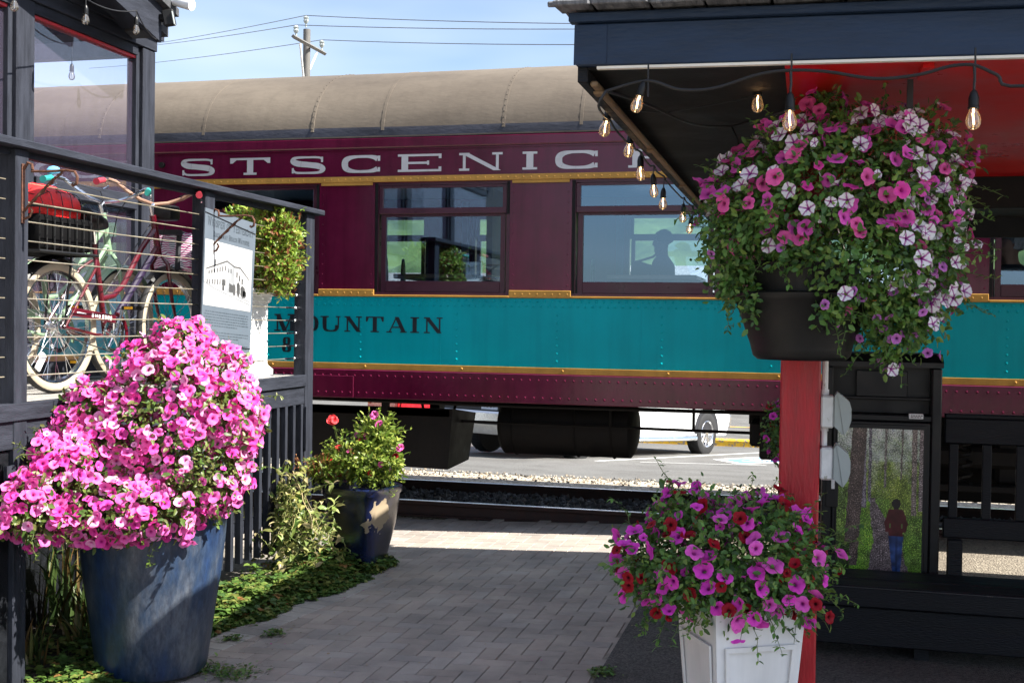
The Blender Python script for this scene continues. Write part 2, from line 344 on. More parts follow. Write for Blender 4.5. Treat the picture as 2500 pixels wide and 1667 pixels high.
# loose stones of the track bed
def stones(name, n, yr, zr, sz, cols, seed):
    b = MB(); rnd = random.Random(seed)
    for i in range(n):
        x = rnd.uniform(-5.2, 3.2); y = rnd.uniform(*yr); s = rnd.uniform(*sz); k = rnd.choice(cols); q = rnd.uniform(.7, 1.2)
        b.c = (k[0]*q, k[1]*q, k[2]*q, 1); z = ground_z(x, y)+s*.25 + rnd.uniform(*zr)
        r = Matrix.Rotation(rnd.uniform(0, 6.3), 3, Vector((rnd.random()-.5, rnd.random()-.5, rnd.random()-.4)).normalized())
        P6 = [Vector((x, y, z)) + r @ Vector(d)*s*rnd.uniform(.6, 1.1) for d in ((1, 0, 0), (0, 1, 0), (-1, 0, 0), (0, -1, 0), (0, 0, .8), (0, 0, -.8))]
        vs = [b.v(p) for p in P6]
        for k4 in range(4):
            b.f((vs[k4], vs[(k4+1) % 4], vs[4])); b.f((vs[(k4+1) % 4], vs[k4], vs[5]))
    o = b.build(name, attr_mat(name+'_stone', .8), None, smooth=0); struct(o, 'stuff'); return o
tag(stones('ballast', 5200, (9.9, 11.3), (0, .02), (.018, .045), [(.10, .105, .11), (.16, .155, .15), (.07, .07, .075)], 5), 'grey crushed stone ballast lying between the two rails', 'ballast')
tag(stones('gravel', 4200, (11.45, 13.3), (-.012, .004), (.008, .028), [(.36, .32, .26), (.25, .2, .14), (.46, .42, .35), (.12, .11, .1)], 6), 'pale loose gravel strip between the track and the car park', 'gravel')
# rails
def rail(y, zt, label):
    b = MB(); b.bx(-16, 12, y-.036, y+.036, zt-.034, zt-.001, .006); b.bx(-16, 12, y-.010, y+.010, zt-.12, zt-.034); b.bx(-16, 12, y-.07, y+.07, zt-.135, zt-.118, .004)
    t = thing('railway_rail', label, 'rail', (0, y, zt-.13), group='rails of the track')
    b.build('rail_body', RUSTRAIL, t)
    c = MB(); c.bx(-16, 12, y-.026, y+.026, zt-.0005, zt+.0025); c.build('running_surface', RAILTOP, t)
rail(9.86, .06, 'rusty steel rail with a shiny top beside the edge of the brick paving')
rail(11.36, .025, 'rusty steel rail with a shiny top beside the pale gravel, farther from the paving')
# car park marks
MARKW = pm('road_paint_white', (.62, .62, .60), .7, var=.2, vs=30); MARKB = pm('road_paint_blue', (.12, .26, .55), .6, var=.15); MARKO = pm('road_paint_orange', (.75, .42, .10), .7)
def gp(x, y):                                                # a point of the falling car park surface seen at (x, y)
    z = -.3
    for _ in range(30):
        p = P(x, y, Z=z); z = .5*z + .5*lot(p.y)
    return P(x, y, Z=lot(p.y))
def strip(name, a, c, wd, mat, dz=.011):
    A, C = gp(*a), gp(*c); d = (C-A); d.z = 0; n = Vector((-d.y, d.x, 0)).normalized()*wd/2; b = MB(); k = 6
    pts = [A+(C-A)*i/k for i in range(k+1)]
    row = [(b.v((q.x-n.x, q.y-n.y, lot(q.y-n.y)+dz)), b.v((q.x+n.x, q.y+n.y, lot(q.y+n.y)+dz))) for q in pts]
    for i in range(k): b.f((row[i][0], row[i][1], row[i+1][1], row[i+1][0]))
    return b.build(name, mat, None, smooth=0)
tag(strip('parking_line', (1370, 1060), (1790, 1038), .11, MARKW), 'long white parking bay line in front of the white pickup', 'parking line', 'white car park lines')
tag(strip('parking_line', (1470, 1062), (1760, 1070), .08, MARKW), 'fainter white line nearest the gravel strip', 'parking line', 'white car park lines')
tag(strip('parking_line', (1090, 1030), (1240, 1034), .11, MARKW), 'short white line behind the rear of the white pickup', 'parking line', 'white car park lines')
def access_sign():
    a, c, d, e = gp(1648, 1056), gp(1770, 1050), gp(1830, 1062), gp(1700, 1066)
    t = thing('parking_symbol', 'blue and white wheelchair parking symbol painted on the asphalt', 'road marking', (a.x, a.y, lot(a.y)))
    def Q(u, v, dz): 
        p = (a*(1-u)+c*u)*(1-v)+(e*(1-u)+d*u)*v; return (p.x, p.y, lot(p.y)+dz)
    b = MB(); b.quad(Q(-.05, -.1, .010), Q(1.05, -.1, .010), Q(1.05, 1.1, .010), Q(-.05, 1.1, .010)); b.build('white_border', MARKW, t, smooth=0)
    b = MB(); b.quad(Q(.06, .1, .014), Q(.96, .1, .014), Q(.96, .9, .014), Q(.06, .9, .014)); b.build('blue_panel', MARKB, t, smooth=0)
    b = MB()
    pr = None
    for i in range(15):
        an = math.radians(-60+250*i/14); q1 = Q(.42+.22*math.cos(an), .55+.26*math.sin(an), .018); q2 = Q(.42+.17*math.cos(an), .55+.19*math.sin(an), .018)
        n = (b.v(q1), b.v(q2))
        if pr: b.f((pr[0], pr[1], n[1], n[0]))
        pr = n
    for u0, v0, u1, v1 in ((.40, .22, .46, .55), (.46, .48, .64, .55), (.60, .52, .68, .78), (.38, .14, .48, .22)):
        b.quad(Q(u0, v0, .0185), Q(u1, v0, .0185), Q(u1, v1, .0185), Q(u0, v1, .0185))
    b.build('wheelchair_mark', MARKW, t, smooth=0)
access_sign()
YELLOW = pm('yellow_kerb_paint', (.60, .36, .015), .7, var=.2, vs=9, chips=(.20, .17, .13), chip_lo=.54, chip_s=10, bump=.6)
kb = MB(); 
for i in range(12):
    x0 = -22+i*3.0; kb.bx(x0, x0+2.96, 25.5, 25.75, lot(25.6)-.1, lot(25.6)+.15, .03)
tag(kb.build('kerb', YELLOW), 'chipped yellow painted kerb along the far edge of the car park', 'kerb')
lb = MB(); lb.bx(-60, 60, 30.0, 30.15, lot(30)+.028, lot(30)+.031); struct(lb.build('road_line', MARKO), 'structure')
# wooded hills beyond
def hz(x, y):
    k = max(0, min(1, (y-75)/110)); h = k*k*(3-2*k)*(26+7*math.sin(x/61+1)+5*math.sin(x/23))
    n = noise.noise(Vector((x*.16, y*.16, 3)))*2.6 + noise.noise(Vector((x*.42, y*.42, 7)))*1.5
    return -1.2+h+n*min(1, k*4)
HILL = pm('hill_woodland', (.035, .075, .022), .9, var=.5, vs=.16, bump=1, bs=1.2, col2=(.12, .19, .055))
grid('hills', [-190+i*2.2 for i in range(130)], [62+i*2.2 for i in range(62)], hz, HILL)
def shed(name, label, x0, x1, y0, y1, z0, h, rise, wall, roof):
    t = thing(name, label, 'building', ((x0+x1)/2, y0, z0))
    b = MB(); b.bx(x0, x1, y0, y1, z0, z0+h); b.build('wall', wall, t, smooth=0)
    b = MB(); ym = (y0+y1)/2
    b.prism([(y0-.4, z0+h+.01), (y1+.4, z0+h+.01), (ym, z0+h+rise)], Matrix(((0, 0, 1, x0-.3), (1, 0, 0, 0), (0, 1, 0, 0), (0, 0, 0, 1))), x1-x0+.6); b.build('roof', roof, t, smooth=0)
    b = MB()
    for k in range(5): b.bx(x0+1+k*(x1-x0-2)/5, x0+2+k*(x1-x0-2)/5, y0-.05, y0-.003, z0+1, z0+2)
    b.build('window', INTD, t, smooth=0)
shed('low_building', 'long low building with a tan wall far beyond the car park', -34, -13, 46, 54, -1, 3.3, 1.5, pm('tan_cladding', (.22, .20, .16), .8), pm('grey_shingles', (.20, .19, .18), .8, bump=.5))
shed('low_building', 'low house with a pale shingle roof seen through the second train window', -9, 6, 42, 52, -1, 2.6, 2.4, pm('cream_cladding', (.3, .28, .25), .8), pm('pale_shingles', (.33, .32, .31), .8, bump=.5))
def utility_pole():
    POLEW = pm('grey_pole_wood', (.13, .125, .115), .85, var=.25, vs=9, stretch=(8, 8, .6), bump=.5)
    t = P(705, 70, Y=30); x, y = t.x, t.y
    th = thing('utility_pole', 'weathered wooden utility pole with a slanting crossarm behind the train', 'utility pole', (x, y, lot(y)))
    b = MB(); b.tube([(x, y, lot(y)), (x, y, t.z+.02)], [.13, .10], 12); b.build('pole', POLEW, th)
    A, B = P(682, 90, Y=28.8), P(750, 127, Y=31.2); B.z = A.z + (B.z-A.z)*1.0
    d = (B-A); b = MB(); b.tube([A-d*.03+Vector((.02, -.22, 0)), B+d*.03+Vector((.02, -.22, 0))], .058, 4); b.build('crossarm', POLEW, th, smooth=0)
    m = (A+B)/2; b = MB()
    for q in (A+d*.22, B-d*.22): b.tube([q+Vector((0, -.24, -.08)), (x, y-.16, m.z-1.0)], .03, 6)
    b.build('brace', WHITED, th)
    tops = [A+d*.08, Vector((x-.03, y, t.z+.05)), B-d*.06]
    for q in tops:
        b = MB(); b.cyl(q+Vector((0, -.22 if q is not tops[1] else 0, .03)), q+Vector((0, -.22 if q is not tops[1] else 0, .18)), .025, n=6)
        b.lathe([(.0, .14), (.05, .15), (.075, .2), (.06, .25), (.08, .29), (.045, .34), (0, .35)], Matrix.Translation(q+Vector((0, -.22 if q is not tops[1] else 0, 0))), 10); b.build('insulator', GREYP, th)
    WIRE = pm('wire_black', (.10, .11, .13), .5)
    for i, (l, r, lab) in enumerate((((340, 101), (1420, 58), 'overhead wire on the near end of the crossarm'), ((340, 98), (1420, 47), 'uppermost overhead wire on the pole top'), ((340, 141), (1420, 94), 'lowest overhead wire on the far end of the crossarm'))):
        q = tops[i]+Vector((0, -.2 if i != 1 else 0, .36)); Lp = P(*l, Y=44); Rp = P(*r, Y=26.5); Lp = Lp+(Lp-q)*.6
        pts = []
        for (s, e) in ((Lp, q), (q, Rp+(Rp-q)*.5)):
            for k in range(13):
                u = k/12; p = s*(1-u)+e*u; p.z -= .10*4*u*(1-u); pts.append(p)
        b = MB(); b.tube(pts[:13]+pts[14:], .011, 5); tag(b.build('overhead_wire', WIRE), lab+', crossing the sky', 'wire', 'overhead wires')
utility_pole()
# ------------------------------------------------------------------ lettering: serif glyphs drawn as ribbons
def ribbon(pts, ws, sub=5):
    P2 = [Vector((p[0], p[1])) for p in pts]; out = []; W = []
    n = len(P2)
    for i in range(n-1):
        p0, p1, p2, p3 = P2[max(i-1, 0)], P2[i], P2[i+1], P2[min(i+2, n-1)]
        for k in range(sub):
            t = k/sub; t2, t3 = t*t, t*t*t
            out.append(.5*((2*p1)+(p2-p0)*t+(2*p0-5*p1+4*p2-p3)*t2+(3*p1-p0-3*p2+p3)*t3)); W.append(ws[i]*(1-t)+ws[i+1]*t)
    out.append(P2[-1]); W.append(ws[-1]); L, R = [], []
    for i, p in enumerate(out):
        d = (out[min(i+1, len(out)-1)]-out[max(i-1, 0)]).normalized(); q = Vector((-d.y, d.x))*W[i]/2; L.append(p+q); R.append(p-q)
    return [[L[i], L[i+1], R[i+1], R[i]] for i in range(len(out)-1)]
def bar(x0, y0, x1, y1): return [[Vector((x0, y0)), Vector((x1, y0)), Vector((x1, y1)), Vector((x0, y1))]]
def slant(x0, x1, w, y0=0, y1=1): return [[Vector((x0-w/2, y0)), Vector((x0+w/2, y0)), Vector((x1+w/2, y1)), Vector((x1-w/2, y1))]]
def glyph(ch, w, tv, th):
    q = []; s = tv*.55; e = th
    def stem(x, y0=0, y1=1, lo=True, hi=True, t=tv):
        q.extend(bar(x-t/2, y0, x+t/2, y1))
        if lo: q.extend(bar(x-t/2-s, y0, x+t/2+s, y0+e)); 
        if hi: q.extend(bar(x-t/2-s, y1-e, x+t/2+s, y1))
    def arc(cx, cy, rx, ry, a0, a1, n=7, kv=1.0):
        pts, ws = [], []
        for i in range(n):
            a = math.radians(a0+(a1-a0)*i/(n-1)); c, sn = math.cos(a), math.sin(a)
            px = (abs(c)**.8)*(1 if c > 0 else -1); py = (abs(sn)**.8)*(1 if sn > 0 else -1)
            wd = th*1.1+(tv*kv-th*1.1)*abs(c)**1.6
            pts.append((cx+(rx-wd/2)*px, cy+(ry-th*.55)*py)); ws.append(wd)
        q.extend(ribbon(pts, ws, 4))
    a = s+tv/2; b = w-a
    if ch == 'I': stem(w/2)
    elif ch in 'EF':
        stem(a); q.extend(bar(a, 1-e, w, 1)); q.extend(bar(a, .5-e/2, w*.72, .5+e/2)); q.extend(bar(w-e*1.3, .74, w, 1)); q.extend(bar(w*.72-e, .38, w*.72, .62))
        if ch == 'E': q.extend(bar(a, 0, w, e)); q.extend(bar(w-e*1.3, 0, w, .27))
    elif ch == 'H': stem(a); stem(b); q.extend(bar(a, .5-e/2, b, .5+e/2))
    elif ch == 'N': stem(a, t=th*1.3); stem(b, lo=False, t=th*1.3); q.extend(slant(b, a, tv*1.1))
    elif ch == 'M': stem(a*.8, t=th*1.3); stem(w-a*.9); q.extend(slant(w/2, a*.8+tv*.1, tv)); q.extend(slant(w/2, w-a*.9, th*1.3))
    elif ch == 'W':
        for x0, x1, t in ((w*.28, w*.1, tv), (w*.28, w*.5, th*1.2), (w*.7, w*.5, tv), (w*.7, w*.92, th*1.2)): q.extend(slant(x0, x1, t))
        for x in (.1, .5, .92): q.extend(bar(w*x-s-tv*.4, 1-e, w*x+s+tv*.4, 1))
    elif ch == 'T':
        stem(w/2, hi=False); q.extend(bar(0, 1-e, w, 1)); q.extend([[Vector((0, 1-e)), Vector((0, .68)), Vector((e*1.3, .68)), Vector((w*.16, 1-e))], [Vector((w, 1-e)), Vector((w, .68)), Vector((w-e*1.3, .68)), Vector((w-w*.16, 1-e))]])
    elif ch == 'Y': stem(w/2, 0, .5, hi=False); q.extend(slant(w/2, w*.14, tv, .42, 1)); q.extend(slant(w/2, w*.86, th*1.2, .42, 1)); q.extend(bar(0, 1-e, w*.3, 1)); q.extend(bar(w*.7, 1-e, w, 1))
    elif ch == 'A': q.extend(slant(w*.86, w/2, tv)); q.extend(slant(w*.14, w/2, th*1.2)); q.extend(bar(w*.24, .3, w*.72, .3+e)); q.extend(bar(0, 0, w*.28, e)); q.extend(bar(w*.68, 0, w, e))
    elif ch == 'U': arc(w/2, .42, w/2-s*.6, .42, 180, 360, 9); stem(s*.6+tv/2, .42, 1, lo=False); q.extend(bar(w-s*.6-th*1.3, .42, w-s*.6, 1)); q.extend(bar(w-s*1.6-th, 1-e, w, 1))
    elif ch in 'OQ': arc(w/2, .5, w/2, .5, 0, 360, 17)
    elif ch == 'D': stem(a); arc(a, .5, w-a, .5, -90, 90, 9)
    elif ch in 'PRB':
        stem(a); arc(a+(w-a)*.35, .74, (w-a)*.6, .26, -90, 90, 7, .85); q.extend(bar(a, 1-e, a+(w-a)*.4, 1)); q.extend(bar(a, .48, a+(w-a)*.4, .48+e))
        if ch == 'R': q.extend(slant(w*.88, w*.52, tv*.95, 0, .5)); q.extend(bar(w*.74, 0, w, e))
        if ch == 'B': arc(a+(w-a)*.35, .25, (w-a)*.65, .25, -90, 90, 7); q.extend(bar(a, 0, a+(w-a)*.4, e))
    elif ch == 'K': stem(a); q.extend(slant(a, w*.86, th*1.2, .35, 1)); q.extend(slant(w*.86, w*.42, tv, 0, .6)); q.extend(bar(w*.7, 0, w, e)); q.extend(bar(w*.7, 1-e, w, 1))
    elif ch in 'CG': arc(w/2, .5, w/2, .5, 38, 322, 15); q.extend(bar(w*.92-e, .66, w*.92+e*.2, .96)); q.extend(bar(w*.92-e, .05, w*.92+e*.2, .30))
    elif ch == 'S':
        q.extend(ribbon([(w*.88, .80), (w*.80, .93), (w*.5, .955), (w*.2, .93), (w*.10, .76), (w*.22, .60), (w*.5, .52), (w*.78, .43), (w*.90, .26), (w*.8, .075), (w*.5, .045), (w*.2, .07), (w*.11, .22)],
                        [e, e*.95, e*.9, e*1.2, tv*.8, tv*.85, tv*.8, tv*.85, tv*.8, e*1.2, e*.9, e*.95, e])); q.extend(bar(w*.90-e, .66, w*.90, .97)); q.extend(bar(w*.08, .03, w*.08+e, .34))
    elif ch == '8': arc(w/2, .745, w*.42, .255, 0, 360, 13, .85); arc(w/2, .27, w*.5, .27, 0, 360, 13)
    return q
def put_glyph(b, quads, m, step=.0003):
    for i, g in enumerate(quads):
        vs = [b.v(m @ Vector((p.x, p.y, step*(i % 9)))) for p in g]; b.f(vs)
def text_run(b, txt, m, h, tv, th, gap=.16, wide=None, small=None):
    """small caps run; m maps (x, y) to the place; returns the length"""
    x = 0; W = {'I': .42, 'M': 1.05, 'W': 1.15, 'T': .8, 'E': .72, 'F': .7, 'S': .62, 'P': .7, 'L': .7, 'R': .8, 'B': .75}
    for ch in txt:
        if ch == ' ': x += h*.45; continue
        k = h if (small is None or ch.isupper()) else h*small
        wd = W.get(ch.upper(), .85)*k/k
        put_glyph(b, glyph(ch.upper(), wd, tv, th), m @ Matrix.Translation((x, 0, 0)) @ Matrix.Diagonal((k, k, 1, 1)))
        x += (wd+gap)*k
    return x
# ------------------------------------------------------------------ the railway carriage (its near side on Y = TY)
TY, X0, X1, CW = 9.12, -14.0, 9.0, 3.0
WINS = [(x, x+1.165) for x in (-11.92, -10.24, -8.56, -6.87, -5.18, -3.515, -1.838, -.16)] + [(x, x+1.165) for x in (1.29, 2.97, 4.65, 6.33)]
ZB, ZT = 1.885, 2.812
car = thing('passenger_carriage', 'old maroon and teal railway carriage with gold stripes and a tan arched roof', 'train carriage', (-2, TY+1.5, .06))
def carriage():
    Y2 = TY+CW
    def spans(lo, hi):
        out = []; x = lo
        for a, c in WINS: out.append((x, a)); x = c
        out.append((x, hi)); return out
    b = MB()
    for (y0, y1) in ((TY, TY+.09), (Y2-.09, Y2)):
        for (a, c) in spans(X0, X1): b.bx(a, c, y0, y1, 1.93, ZT)
        b.bx(X0, X1, y0, y1, ZT, 3.10)
    b.bx(X0-.09, X0-.002, TY, Y2, 1.02, 3.1); b.bx(X1+.002, X1+.09, TY, Y2, 1.02, 3.1)
    b.build('wall', MAROON, car, smooth=0)
    b = MB(); b.bx(X0, X1, TY-.03, TY+.05, 3.102, 3.19, .01); b.bx(X0, X1, TY-.012, TY-.0005, 3.088, 3.1); b.bx(X0, X1, Y2-.05, Y2+.03, 3.102, 3.19, .01); b.build('cornice', MAROON, car)
    b = MB(); b.bx(X0, X1, TY+.001, TY+.088, 1.31, 1.866); b.bx(X0, X1, Y2-.09, Y2, 1.31, 1.866)
    for x in (-10.5, -7.9, -4.62, -2.93, -1.27, .42, 2.1, 3.8): b.bx(x, x+.004, TY-.0012, TY+.0005, 1.312, 1.864)
    b.build('teal_panel', TEAL, car, smooth=0)
    b = MB(); b.bx(X0, X1, TY-.018, TY+.08, 1.015, 1.255, .006); b.bx(X0, X1, Y2-.08, Y2+.018, 1.015, 1.255)
    b.bx(-7.5, -3.68, TY-.027, TY-.0185, 1.02, 1.2, .002); b.build('side_sill', MAROON, car)
    for (z0, z1, d) in ((2.82, 2.868, .022),):
        b = MB(); b.bx(X0, X1, TY-d, TY-.0008, z0, z1, .004)
        for a, c in spans(X0, X1): b.bx(a+.02, c-.02, TY-d+.006, TY-.0008, z0-.024, z0-.001)
        b.build('gold_stripe', GOLD, car)
    b = MB()
    for a, c in spans(X0, X1): b.bx(a, c, TY-.010, TY+.05, 1.868, 1.928, .003)
    for a, c in WINS: b.bx(a, c, TY-.013, TY+.05, 1.8675, 1.884, .003)
    b.bx(X0, X1, Y2-.05, Y2+.01, 1.868, 1.928); b.build('gold_stripe', GOLD, car)
    b = MB(); b.bx(X0, X1, TY-.006, TY+.05, 1.257, 1.308, .002); b.bx(X0, X1, Y2-.05, Y2+.006, 1.257, 1.308); b.build('gold_stripe', GOLD, car)
    # rivets, one mesh per colour
    b = MB(); x = X0+.05
    while x < X1: b.dome((x, TY-.022, 2.843), (0, -1, 0), .0085, h=.4); x += .064
    for a, c in spans(X0, X1):
        x = a+.05
        while x < c: b.dome((x, TY-.010, 1.898), (0, -1, 0), .008, h=.4); x += .062
    x = X0
    for x in [-9.5+.845*k for k in range(14)]: b.dome((x, TY-.006, 1.283), (0, -1, 0), .011)
    struct(b.build('rivets', GOLD, car), 'stuff')
    b = MB(); x = X0+.03; k = 0
    while x < X1:
        b.dome((x, TY+.001, 1.842), (0, -1, 0), .0115); b.dome((x+.03, TY+.001, 1.802), (0, -1, 0), .0115); x += .0605
    for x in [-12.9+.8425*k for k in range(26)]:
        z = 1.36
        while z < 1.78: b.dome((x, TY+.001, z), (0, -1, 0), .0105); z += .062
    struct(b.build('rivets', TEAL, car), 'stuff')
    b = MB(); x = X0+.03
    while x < X1:
        b.dome((x, TY-.018, 1.205), (0, -1, 0), .0105); b.dome((x+.035, TY-.018 if not -7.5 < x < -3.7 else TY-.027, 1.062), (0, -1, 0), .0105); x += .072
    for a, c in spans(X0, X1):
        for xx in (a+.03, c-.03):
            z = 1.97
            while z < 2.78: b.dome((xx, TY, z), (0, -1, 0), .010); z += .0835
        b.bx(a+.001, a+.062, TY-.003, TY-.0004, 1.93, 2.812); b.bx(c-.062, c-.001, TY-.003, TY-.0004, 1.93, 2.812)
    struct(b.build('rivets', MAROON, car), 'stuff')
    # arched roof with riveted seams
    b = MB(); cy = TY+1.5; n = 30
    def arc(t, o=0):
        a = math.pi*t; c, s = math.cos(a), math.sin(a)
        return (cy-(1.525+o)*(abs(c)**.86)*(1 if c > 0 else -1), 3.19+(.775+o)*abs(s)**.93)
    xs = [X0-.1+i*(X1-X0+.2)/60 for i in range(61)]
    low = .030
    ts = [0, low*.5, low]+[low+(1-2*low)*i/n for i in range(1, n)]+[1-low, 1-low*.5, 1]
    rows = [[b.v((x, *[q+noise.noise(Vector((x*1.1, t*7, 2)))*.006 for q in arc(t)])) for t in ts] for x in xs]
    for i in range(len(xs)-1):
        for j in range(len(ts)-1):
            f = b.f((rows[i][j], rows[i+1][j], rows[i+1][j+1], rows[i][j+1]))
            if j < 2 or j >= len(ts)-3: f.material_index = 1
    b.f(rows[0]); b.f(rows[-1][::-1]); b.bx(X0, X1, TY-.028, TY-.004, 3.1915, 3.203)
    roof = b.build('roof', [ROOFM, ROOFLOW], car, smooth=.9)
    rv = MB()
    sx = [-13, -11.9, -10.2, -9.2, -8.2, -7.1, -6.12, -5.10, -4.08, -3.45, -2.41, -1.77, -.75, .3, 1.3, 2.4, 3.4, 5]
    for x in sx:
        b = MB(); prev = None
        for j in range(n+1):
            t = .02+.96*j/n; y, z = arc(t, .0025); y2, z2 = arc(t, -.012)
            cur = [b.v((x-.013, y, z)), b.v((x+.013, y, z)), b.v((x+.016, y2, z2)), b.v((x-.016, y2, z2))]
            if prev:
                for k in (0, 1, 3): b.f((prev[k], prev[(k+1) % 4], cur[(k+1) % 4], cur[k]))
            prev = cur
        b.build('seam', ROOFM, roof, smooth=.9)
        j = .03
        while j < .5:
            y, z = arc(j, .002); y2, z2 = arc(j, .05)
            if sx.index(x) % 2 == 0: rv.dome((x, y, z), (0, y2-y, z2-z), .0062)
            j += .021
    struct(rv.build('rivets', ROOFM, roof), 'stuff')
    # windows
    WF = pm('window_maroon', (.060, .010, .024), .35, var=.2, vs=5, bump=.2)
    for (a, c) in WINS:
        for side in (0, 1):
            sg = 1 if side == 0 else -1; yf = TY if side == 0 else Y2
            def Yb(d0, d1): return (yf+sg*d0, yf+sg*d1)
            b = MB()
            b.bx(a+.001, a+.030, *Yb(.004, .088), ZB, ZT); b.bx(c-.030, c-.001, *Yb(.004, .088), ZB, ZT)
            b.bx(a+.030, c-.030, *Yb(.004, .088), ZT-.018, ZT-.0005); b.bx(a+.030, c-.030, *Yb(.002, .088), ZB, ZB+.022)
            fr = b.build('window', WF, car, smooth=0); 
            b = MB(); x0, x1 = a+.031, c-.031
            b.bx(x0, x0+.035, *Yb(.014, .05), 2.577, ZT-.019, .003); b.bx(x1-.035, x1, *Yb(.014, .05), 2.577, ZT-.019, .003)
            b.bx(x0+.035, x1-.035, *Yb(.014, .05), ZT-.041, ZT-.019); b.bx(x0, x1, *Yb(.008, .056), 2.555, 2.605, .004)
            b.bx(x0+.014, x0+.055, *Yb(.035, .07), ZB+.023, 2.554); b.bx(x1-.055, x1-.014, *Yb(.035, .07), ZB+.023, 2.554); b.bx(x0+.055, x1-.055, *Yb(.03, .072), ZB+.023, ZB+.116, .004); b.bx(x0+.055, x1-.055, *Yb(.035, .07), 2.535, 2.554)
            b.build('sash', WF, fr, smooth=0)
            if side == 0:
                
                for q in ((a+.004, a+.026, TY-.004, TY+.003, 2.55, ZT-.003), (c-.026, c-.004, TY-.004, TY+.003, 2.55, ZT-.003), (a+.004, a+.026, TY+.001, TY+.0035, ZB+.02, 2.549)):
                    b = MB(); b.bx(*q); b.build('guide_strip', UNDER, fr, smooth=0)
            for (z0, z1, d) in ((2.605, ZT-.041, .032), (ZB+.116, 2.536, .052)):
                b = MB(); yy = yf+sg*d; lo = .036 if z0 > 2.5 else .056
                b.quad((x0+lo-.002, yy, z0), (x1-lo+.002, yy, z0), (x1-lo+.002, yy, z1), (x0+lo-.002, yy, z1)); b.build('pane', CGLASS, fr, smooth=0)
    # lettering on the letterboard
    def mat_on(x, z, d): return Matrix(((1, 0, 0, x), (0, 0, -1, TY-d), (0, 1, 0, z), (0, 0, 0, 1)))
    def letters(name, items, d, tv, th, mat):
        for ch, xa, xb, z, h in items:
            b = MB(); put_glyph(b, glyph(ch, (xb-xa)/h, tv, th), mat_on(xa, z, d) @ Matrix.Diagonal((h, h, 1, 1)))
            b.build('letter', mat, car, smooth=0)
    def xr(pa): return P(pa, 390, Y=TY).x
    big = [('C', 78, 150), ('O', 163, 238), ('A', 268, 370), ('S', 413, 497), ('T', 529, 621), ('S', 664, 751), ('C', 785, 880), ('E', 914, 1014), ('N', 1050, 1159), ('I', 1195, 1239), ('C', 1275, 1380), ('R', 1443, 1552), ('A', 1590, 1700), ('I', 1740, 1785), ('L', 1820, 1910)]
    letters('lettering', [(ch, xr(p), xr(q), 2.902, .145) for ch, p, q in big if ch != 'L'], .003, .40, .125, CREAM)
    s = P(629, 752, Y=TY); e = P(1020, 752, Y=TY); tot = e.x-s.x
    ws = [1.3, 1.12, 1.08, 1.12, .98, 1.12, .55, 1.16]; g = .15; un = tot/(sum(ws)+g*7); x = s.x; it = []
    for ch, q in zip('MOUNTAIN', ws): it.append((ch, x, x+q*un, 1.570 if ch != 'M' else 1.567, .130 if ch != 'M' else .145)); x += (q+g)*un
    e8 = P(648, 800, Y=TY).x; it.append(('8', e8, e8+.085, 1.39, .125))
    letters('lettering', it, .002, .28, .075, NAVYBLK)
    b = MB(); p = P(374, 380, Y=TY); b.tube([(p.x, TY-.03, p.z), (p.x, TY+.01, p.z)], .025, 12); b.build('drain_pipe', UNDER, car)
    # interior: floor, ceiling, partitions
    b = MB(); b.bx(X0, X1, TY+.095, Y2-.095, 1.2, 1.3); b.build('floor', pm('car_floor', (.09, .07, .06), .6), car, smooth=0)
    b = MB(); b.bx(X0, X1, TY+.095, Y2-.095, 2.99, 3.05); b.build('ceiling', INTW, car, smooth=0)
    b = MB()
    for x in (-7.2, -3.06, .9, 4.9): b.bx(x-.03, x+.03, Y2-1.05, Y2-.1, 1.3, 2.99)
    for a, c in WINS: b.bx(a-.1, a-.03, Y2-.16, Y2-.095, 1.9, 2.95)
    b.build('partition', pm('partition_blue', (.11, .17, .27), .5), car, smooth=0)
    # underframe
    b = MB(); b.bx(X0, X1, TY+.35, TY+.55, 1.0, 1.10); b.bx(X0, X1, Y2-.55, Y2-.35, 1.0, 1.10); b.bx(X0, X1, TY+1.3, TY+1.7, .98, 1.1)
    for k in range(14): b.bx(X0+.6+k*1.65, X0+.72+k*1.65, TY+.06, Y2-.06, 1.03, 1.1)
    b.build('underframe', UNDER, car, smooth=0)
    b = MB(); p0 = P(690, 1000, Y=TY+.3); q0 = P(1041, 940, Y=TY+.3); x0, x1 = p0.x-.6, q0.x
    m = Matrix(((1, 0, 0, 0), (0, 0, 1, TY+.28), (0, 1, 0, 0), (0, 0, 0, 1)))
    A8 = [b.v(q) for q in ((x0, TY+.28, .93), (x1, TY+.28, .93), (x1, TY+1.0, .845), (x0, TY+1.0, .845), (x0+.1, TY+.32, .44), (x1-.05, TY+.32, .405), (x1-.05, TY+.96, .42), (x0+.1, TY+.96, .44))]
    for q in ((0, 1, 2, 3), (4, 7, 6, 5), (0, 4, 5, 1), (1, 5, 6, 2), (2, 6, 7, 3), (3, 7, 4, 0)): b.f([A8[k] for k in q]); b.bx(x0+.05, x1-.03, TY+.272, TY+.2795, .86, .915)
    for xx in (x0+.5, x1-.62): b.bx(xx, xx+.06, TY+.225, TY+.2695, .6, 1.02)
    b.build('battery_box', UNDER, car, smooth=0)
    b = MB(); a = P(1160, 985, Y=10.0); c = P(1456, 985, Y=10.0); r = .262; zc = .765
    prof = [(0, -.05), (r*.5, -.04), (r*.85, -.012), (r, .02), (r, c.x-a.x-.02), (r*.85, c.x-a.x+.012), (r*.5, c.x-a.x+.04), (0, c.x-a.x+.05)]
    b.lathe(prof, Matrix(((0, 0, 1, a.x), (1, 0, 0, 10.0), (0, 1, 0, zc), (0, 0, 0, 1))), 28)
